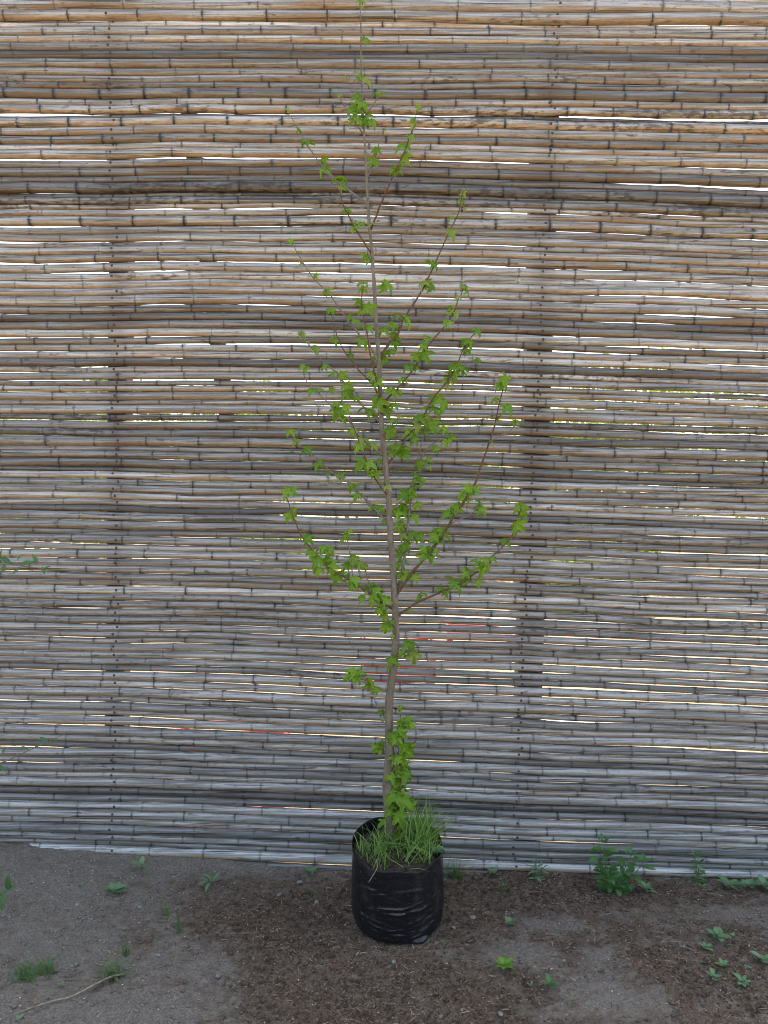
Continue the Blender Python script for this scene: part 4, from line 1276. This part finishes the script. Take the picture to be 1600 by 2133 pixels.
# ------------------------------------------------------------------ litter on the ground
def scatter(n, wf, seed):
    r_ = np.random.RandomState(seed)
    out = []
    while len(out) < n:
        x = r_.uniform(-1.5, 1.5, 4000); y = r_.uniform(-1.0, -0.02, 4000)
        k = r_.uniform(0, 1, 4000) < wf(mulch_at(x, y), x, y)
        inb = (x - BC.x) ** 2 + (y - BC.y) ** 2 < (BR + 0.004) ** 2
        out += list(zip(x[k & ~inb], y[k & ~inb]))
    out = np.array(out[:n])
    z = gz(out[:, 0], out[:, 1])
    return out[:, 0], out[:, 1], z
clod_fn = lambda x, y: (fbm(x * 26, y * 26, 31, 3) - 0.44) * 0.012 * (0.55 + 0.75 * mulch_at(x, y))
def litter(name, n, wf, seed, kind, mat, label, cat):
    x, y, z = scatter(n, wf, seed)
    z = z + clod_fn(x, y)
    r_ = random.Random(seed)
    V = []; F = []; RN = []
    for i in range(n):
        c = Vector((x[i], y[i], z[i]))
        rn = r_.random()
        o0 = len(V)
        if kind == 'straw':
            a = r_.uniform(0, math.pi); L = r_.choice([r_.uniform(0.0015, 0.004), r_.uniform(0.002, 0.006), r_.uniform(0.002, 0.006), r_.uniform(0.002, 0.006), r_.uniform(0.004, 0.015)]); wv = r_.uniform(0.0005, 0.0016) * (1 + (r_.random() < 0.03) * 1.5)
            d = Vector((math.cos(a), math.sin(a), r_.uniform(-0.25, 0.25))) * L
            s = Vector((-math.sin(a), math.cos(a), 0)) * wv
            u = Vector((0, 0, wv * 0.8))
            c = c + Vector((0, 0, 0.001 + r_.uniform(0, 0.003)))
            rn = rn ** 1.35
            bow = Vector((0, 0, r_.uniform(0, 0.05) * L))
            for p_, f in ((c - d, 0.6), (c + bow, 1.0), (c + d, 0.5)):
                V += [p_ - s * f, p_ + s * f, p_ + u * f]
            for q in (0, 3):
                for k in range(3):
                    k2 = (k + 1) % 3
                    F.append((o0 + q + k, o0 + q + k2, o0 + q + 3 + k2, o0 + q + 3 + k))
            RN += [rn] * 9
        else:
            S = {'clod': r_.choice([r_.uniform(0.0015, 0.004), r_.uniform(0.0015, 0.004), r_.uniform(0.003, 0.0075)]), 'perl': r_.uniform(0.0009, 0.0028)}[kind]
            for (a, b, e) in ((1, 0, 0), (-1, 0, 0), (0, 1, 0), (0, -1, 0), (0, 0, 1), (0, 0, -1), ):
                j = S * r_.uniform(0.7, 1.25)
                V.append(c + Vector((a * j + r_.uniform(-.3, .3) * S, b * j + r_.uniform(-.3, .3) * S, e * j * 0.75 + S * 0.25)))
            for t in ((0, 2, 4), (2, 1, 4), (1, 3, 4), (3, 0, 4), (2, 0, 5), (1, 2, 5), (3, 1, 5), (0, 3, 5)):
                F.append(tuple(o0 + k for k in t))
            RN += [rn] * 6
    if kind == 'clod':
        RN = list(np.clip(np.repeat(0.95 - 1.1 * mulch_at(x, y), 6) + 0.35 * (np.array(RN) - 0.5), 0, 1))
    me = mesh_from(name, V, F, kind == 'clod')
    me.attributes.new('rnd', 'FLOAT', 'POINT').data.foreach_set('value', np.array(RN, np.float32))
    o = obj(name, me, mat)
    return tag(o, label, cat, kind='stuff')
litter('mulch_chips', 12000, lambda m, x, y: 0.06 + 0.9 * m ** 1.5, 5, 'straw', M_STRAW, 'brown bark chips and straw bits strewn over the soil', 'mulch')
litter('soil_crumbs', 9000, lambda m, x, y: 0.35 + 0.5 * m, 6, 'clod', M_CLOD, 'loose crumbs and clods of soil on the ground', 'soil')
litter('white_grains', 750, lambda m, x, y: 0.5 + 0 * m, 7, 'perl', M_PERL, 'tiny white grains sprinkled over the soil', 'grit')

def pebble(u, v, spx, flat, seed):
    p = on_ground(u, v); S = spx * 0.5 * pxm(p)
    r_ = random.Random(seed)
    V = []; F = []
    nA, nB = 9, 6
    for i in range(nB + 1):
        ph = math.pi * i / nB
        for k in range(nA):
            a = 2 * math.pi * k / nA
            q = Vector((math.sin(ph) * math.cos(a), math.sin(ph) * math.sin(a) * 0.8, math.cos(ph) * flat))
            n_ = 0.78 + 0.44 * float(vnoise(q.x * 1.7 + seed * 3.1, q.y * 1.7 + q.z * 2.3, seed))
            V.append(q * S * n_)
    for i in range(nB):
        for k in range(nA):
            k2 = (k + 1) % nA
            F.append((i * nA + k, (i + 1) * nA + k, (i + 1) * nA + k2, i * nA + k2))
    o = obj('pebble', mesh_from('pebble', V, F), M_STONE)
    o.location = (p.x, p.y, p.z + S * flat * 0.25)
    o.rotation_euler = (0, 0, r_.uniform(0, 6))
    return tag(o, 'small grey pebble lying on the bare soil', 'pebble', 'pebbles scattered on the soil')
for i, (u, v, s) in enumerate([(582, 1864, 13), (292, 1890, 13), (455, 2033, 14), (820, 2004, 12), (1175, 2001, 11), (1263, 2025, 13), (1043, 2113, 15), (1383, 1962, 10), (1167, 1841, 10), (985, 1912, 15),
                               (162, 1885, 14), (330, 1990, 14), (660, 1880, 14), (918, 2118, 12), (205, 2118, 11), (945, 1933, 12), (625, 1838, 14), (20, 1910, 11)]):
    pebble(u, v, s, 0.55, i + 1)

# ------------------------------------------------------------------ the sunny garden behind the fence, glimpsed through the gaps
def garden_tree(x, y, h, rad, label, seed, name='garden_tree', n=5200):
    r_ = np.random.RandomState(seed)
    t = empty(name, (x, y, 0)); tag(t, label, 'tree', 'trees and bushes behind the fence')
    V, F = tube([(0, 0, -0.1), (0.05, 0, h * 0.3), (0, 0.05, h * 0.7)], [0.09, 0.07, 0.03], 8)
    pr = random.Random(seed)
    for k in range(7):
        a = pr.uniform(0, 6.28); z0 = pr.uniform(0.15, 0.55) * h
        tube([(0, 0, z0), (math.cos(a) * rad * 0.4, math.sin(a) * rad * 0.4, z0 + 0.18 * h), (math.cos(a) * rad * 0.75, math.sin(a) * rad * 0.75, z0 + 0.3 * h)], [0.035, 0.022, 0.008], 6, V, F)
    obj('trunk', mesh_from('trunk', V, F), M_TWIG_GREY, t)
    cl = []
    for k in range(34):
        a = r_.uniform(0, 2 * np.pi); e = r_.uniform(-1, 1); rr = r_.uniform(0.3, 1.0)
        s = math.sqrt(1 - e * e)
        cl.append((math.cos(a) * s * rad * rr, math.sin(a) * s * rad * rr, h * 0.54 + e * h * 0.44 * rr, r_.uniform(0.22, 0.42) * rad))
    V = []; F = []; RB = []
    for i in range(n):
        cx_, cy_, cz_, cr = cl[i % len(cl)]
        d = r_.normal(size=3); d /= np.linalg.norm(d)
        p = np.array([cx_, cy_, cz_]) + d * cr * r_.uniform(0.5, 1.05)
        if p[2] < 0.05: continue
        a = r_.normal(size=3); a /= np.linalg.norm(a)
        b = np.cross(a, d + 0.6 * r_.normal(size=3)); b /= np.linalg.norm(b) + 1e-9
        L = r_.uniform(0.05, 0.10)
        o0 = len(V)
        V += [p - a * L, p + b * L * 0.5, p + a * L, p - b * L * 0.5]
        F.append((o0, o0 + 1, o0 + 2, o0 + 3)); RB += [0.0] * 4
    me = mesh_from('crown', V, F, False)
    me.attributes.new('rib', 'FLOAT', 'POINT').data.foreach_set('value', RB)
    obj('crown', me, M_CROWN, t)
for i, (x, y, h, rad, lab) in enumerate([(-4.6, 7.5, 3.0, 1.5, 'sunlit green bush behind the fence on the dirt bank side'), (-1.9, 8.6, 3.1, 1.5, 'sunlit rounded bush behind the fence near the braced post'), (0.9, 8.0, 2.9, 1.5, 'yellow-green bush behind the fence beyond the red crates'),
                                         (3.6, 8.8, 3.4, 1.7, 'taller sunlit bush behind the fence past the red crates'), (6.6, 8.2, 3.2, 1.6, 'outer sunlit bush behind the fence beyond the nettle'), (-7.6, 9.0, 3.6, 1.8, 'outer sunlit bush behind the fence beyond the dirt bank'),
                                         (2.2, 5.2, 0.9, 0.75, 'low leafy bush behind the fence on the nettle side'), (-1.2, 5.0, 0.8, 0.7, 'low leafy bush behind the fence close to the braced post')]):
    garden_tree(x, y, h, rad, lab, 300 + i)

def crate(x, y, rz, label):
    c = empty('plastic_crate', (x, y, float(gz(x, y)))); c.rotation_euler = (0, 0, rz)
    tag(c, label, 'crate', 'red crates behind the fence')
    W_, D_, H_ = 0.52, 0.36, 0.30
    def bx(name, cx_, cy_, cz_, sx, sy, sz):
        V = [(cx_ + a * sx / 2, cy_ + b * sy / 2, cz_ + e * sz / 2) for e in (-1, 1) for a, b in ((-1, -1), (1, -1), (1, 1), (-1, 1))]
        F = [(3, 2, 1, 0), (4, 5, 6, 7)] + [(k, (k + 1) % 4, 4 + (k + 1) % 4, 4 + k) for k in range(4)]
        o = obj(name, mesh_from(name, V, F, False), M_RED, c)
        bv = o.modifiers.new('bevel', 'BEVEL'); bv.width = 0.004; bv.segments = 2
        return o
    bx('base', 0, 0, 0.012, W_ - 0.03, D_ - 0.03, 0.02)
    for z in (0.06, 0.14, 0.22):
        for s in (-1, 1):
            bx('slat', 0, s * (D_ / 2 - 0.006), z, W_ - 0.028, 0.010, 0.055)
            bx('slat', s * (W_ / 2 - 0.006), 0, z, 0.010, D_ - 0.028, 0.055)
    for sx in (-1, 1):
        for sy in (-1, 1):
            bx('corner_post', sx * (W_ / 2 - 0.014), sy * (D_ / 2 - 0.014), H_ / 2, 0.034, 0.034, H_)
    for s in (-1, 1):
        bx('rim', 0, s * (D_ / 2), H_ - 0.012, W_ + 0.02, 0.024, 0.03)
        bx('rim', s * (W_ / 2), 0, H_ - 0.012, 0.022, D_ - 0.03, 0.028)
for x, y, rz, l in [(0.10, 2.6, 0.1, 'red plastic crate behind the fence, in line with the tree trunk'), (0.8, 3.2, -0.15, 'red plastic crate behind the fence beside the trunk-side crate'), (-0.72, 0.55, 0.05, 'red plastic crate close behind the fence foot')]:
    crate(x, y, rz, l)
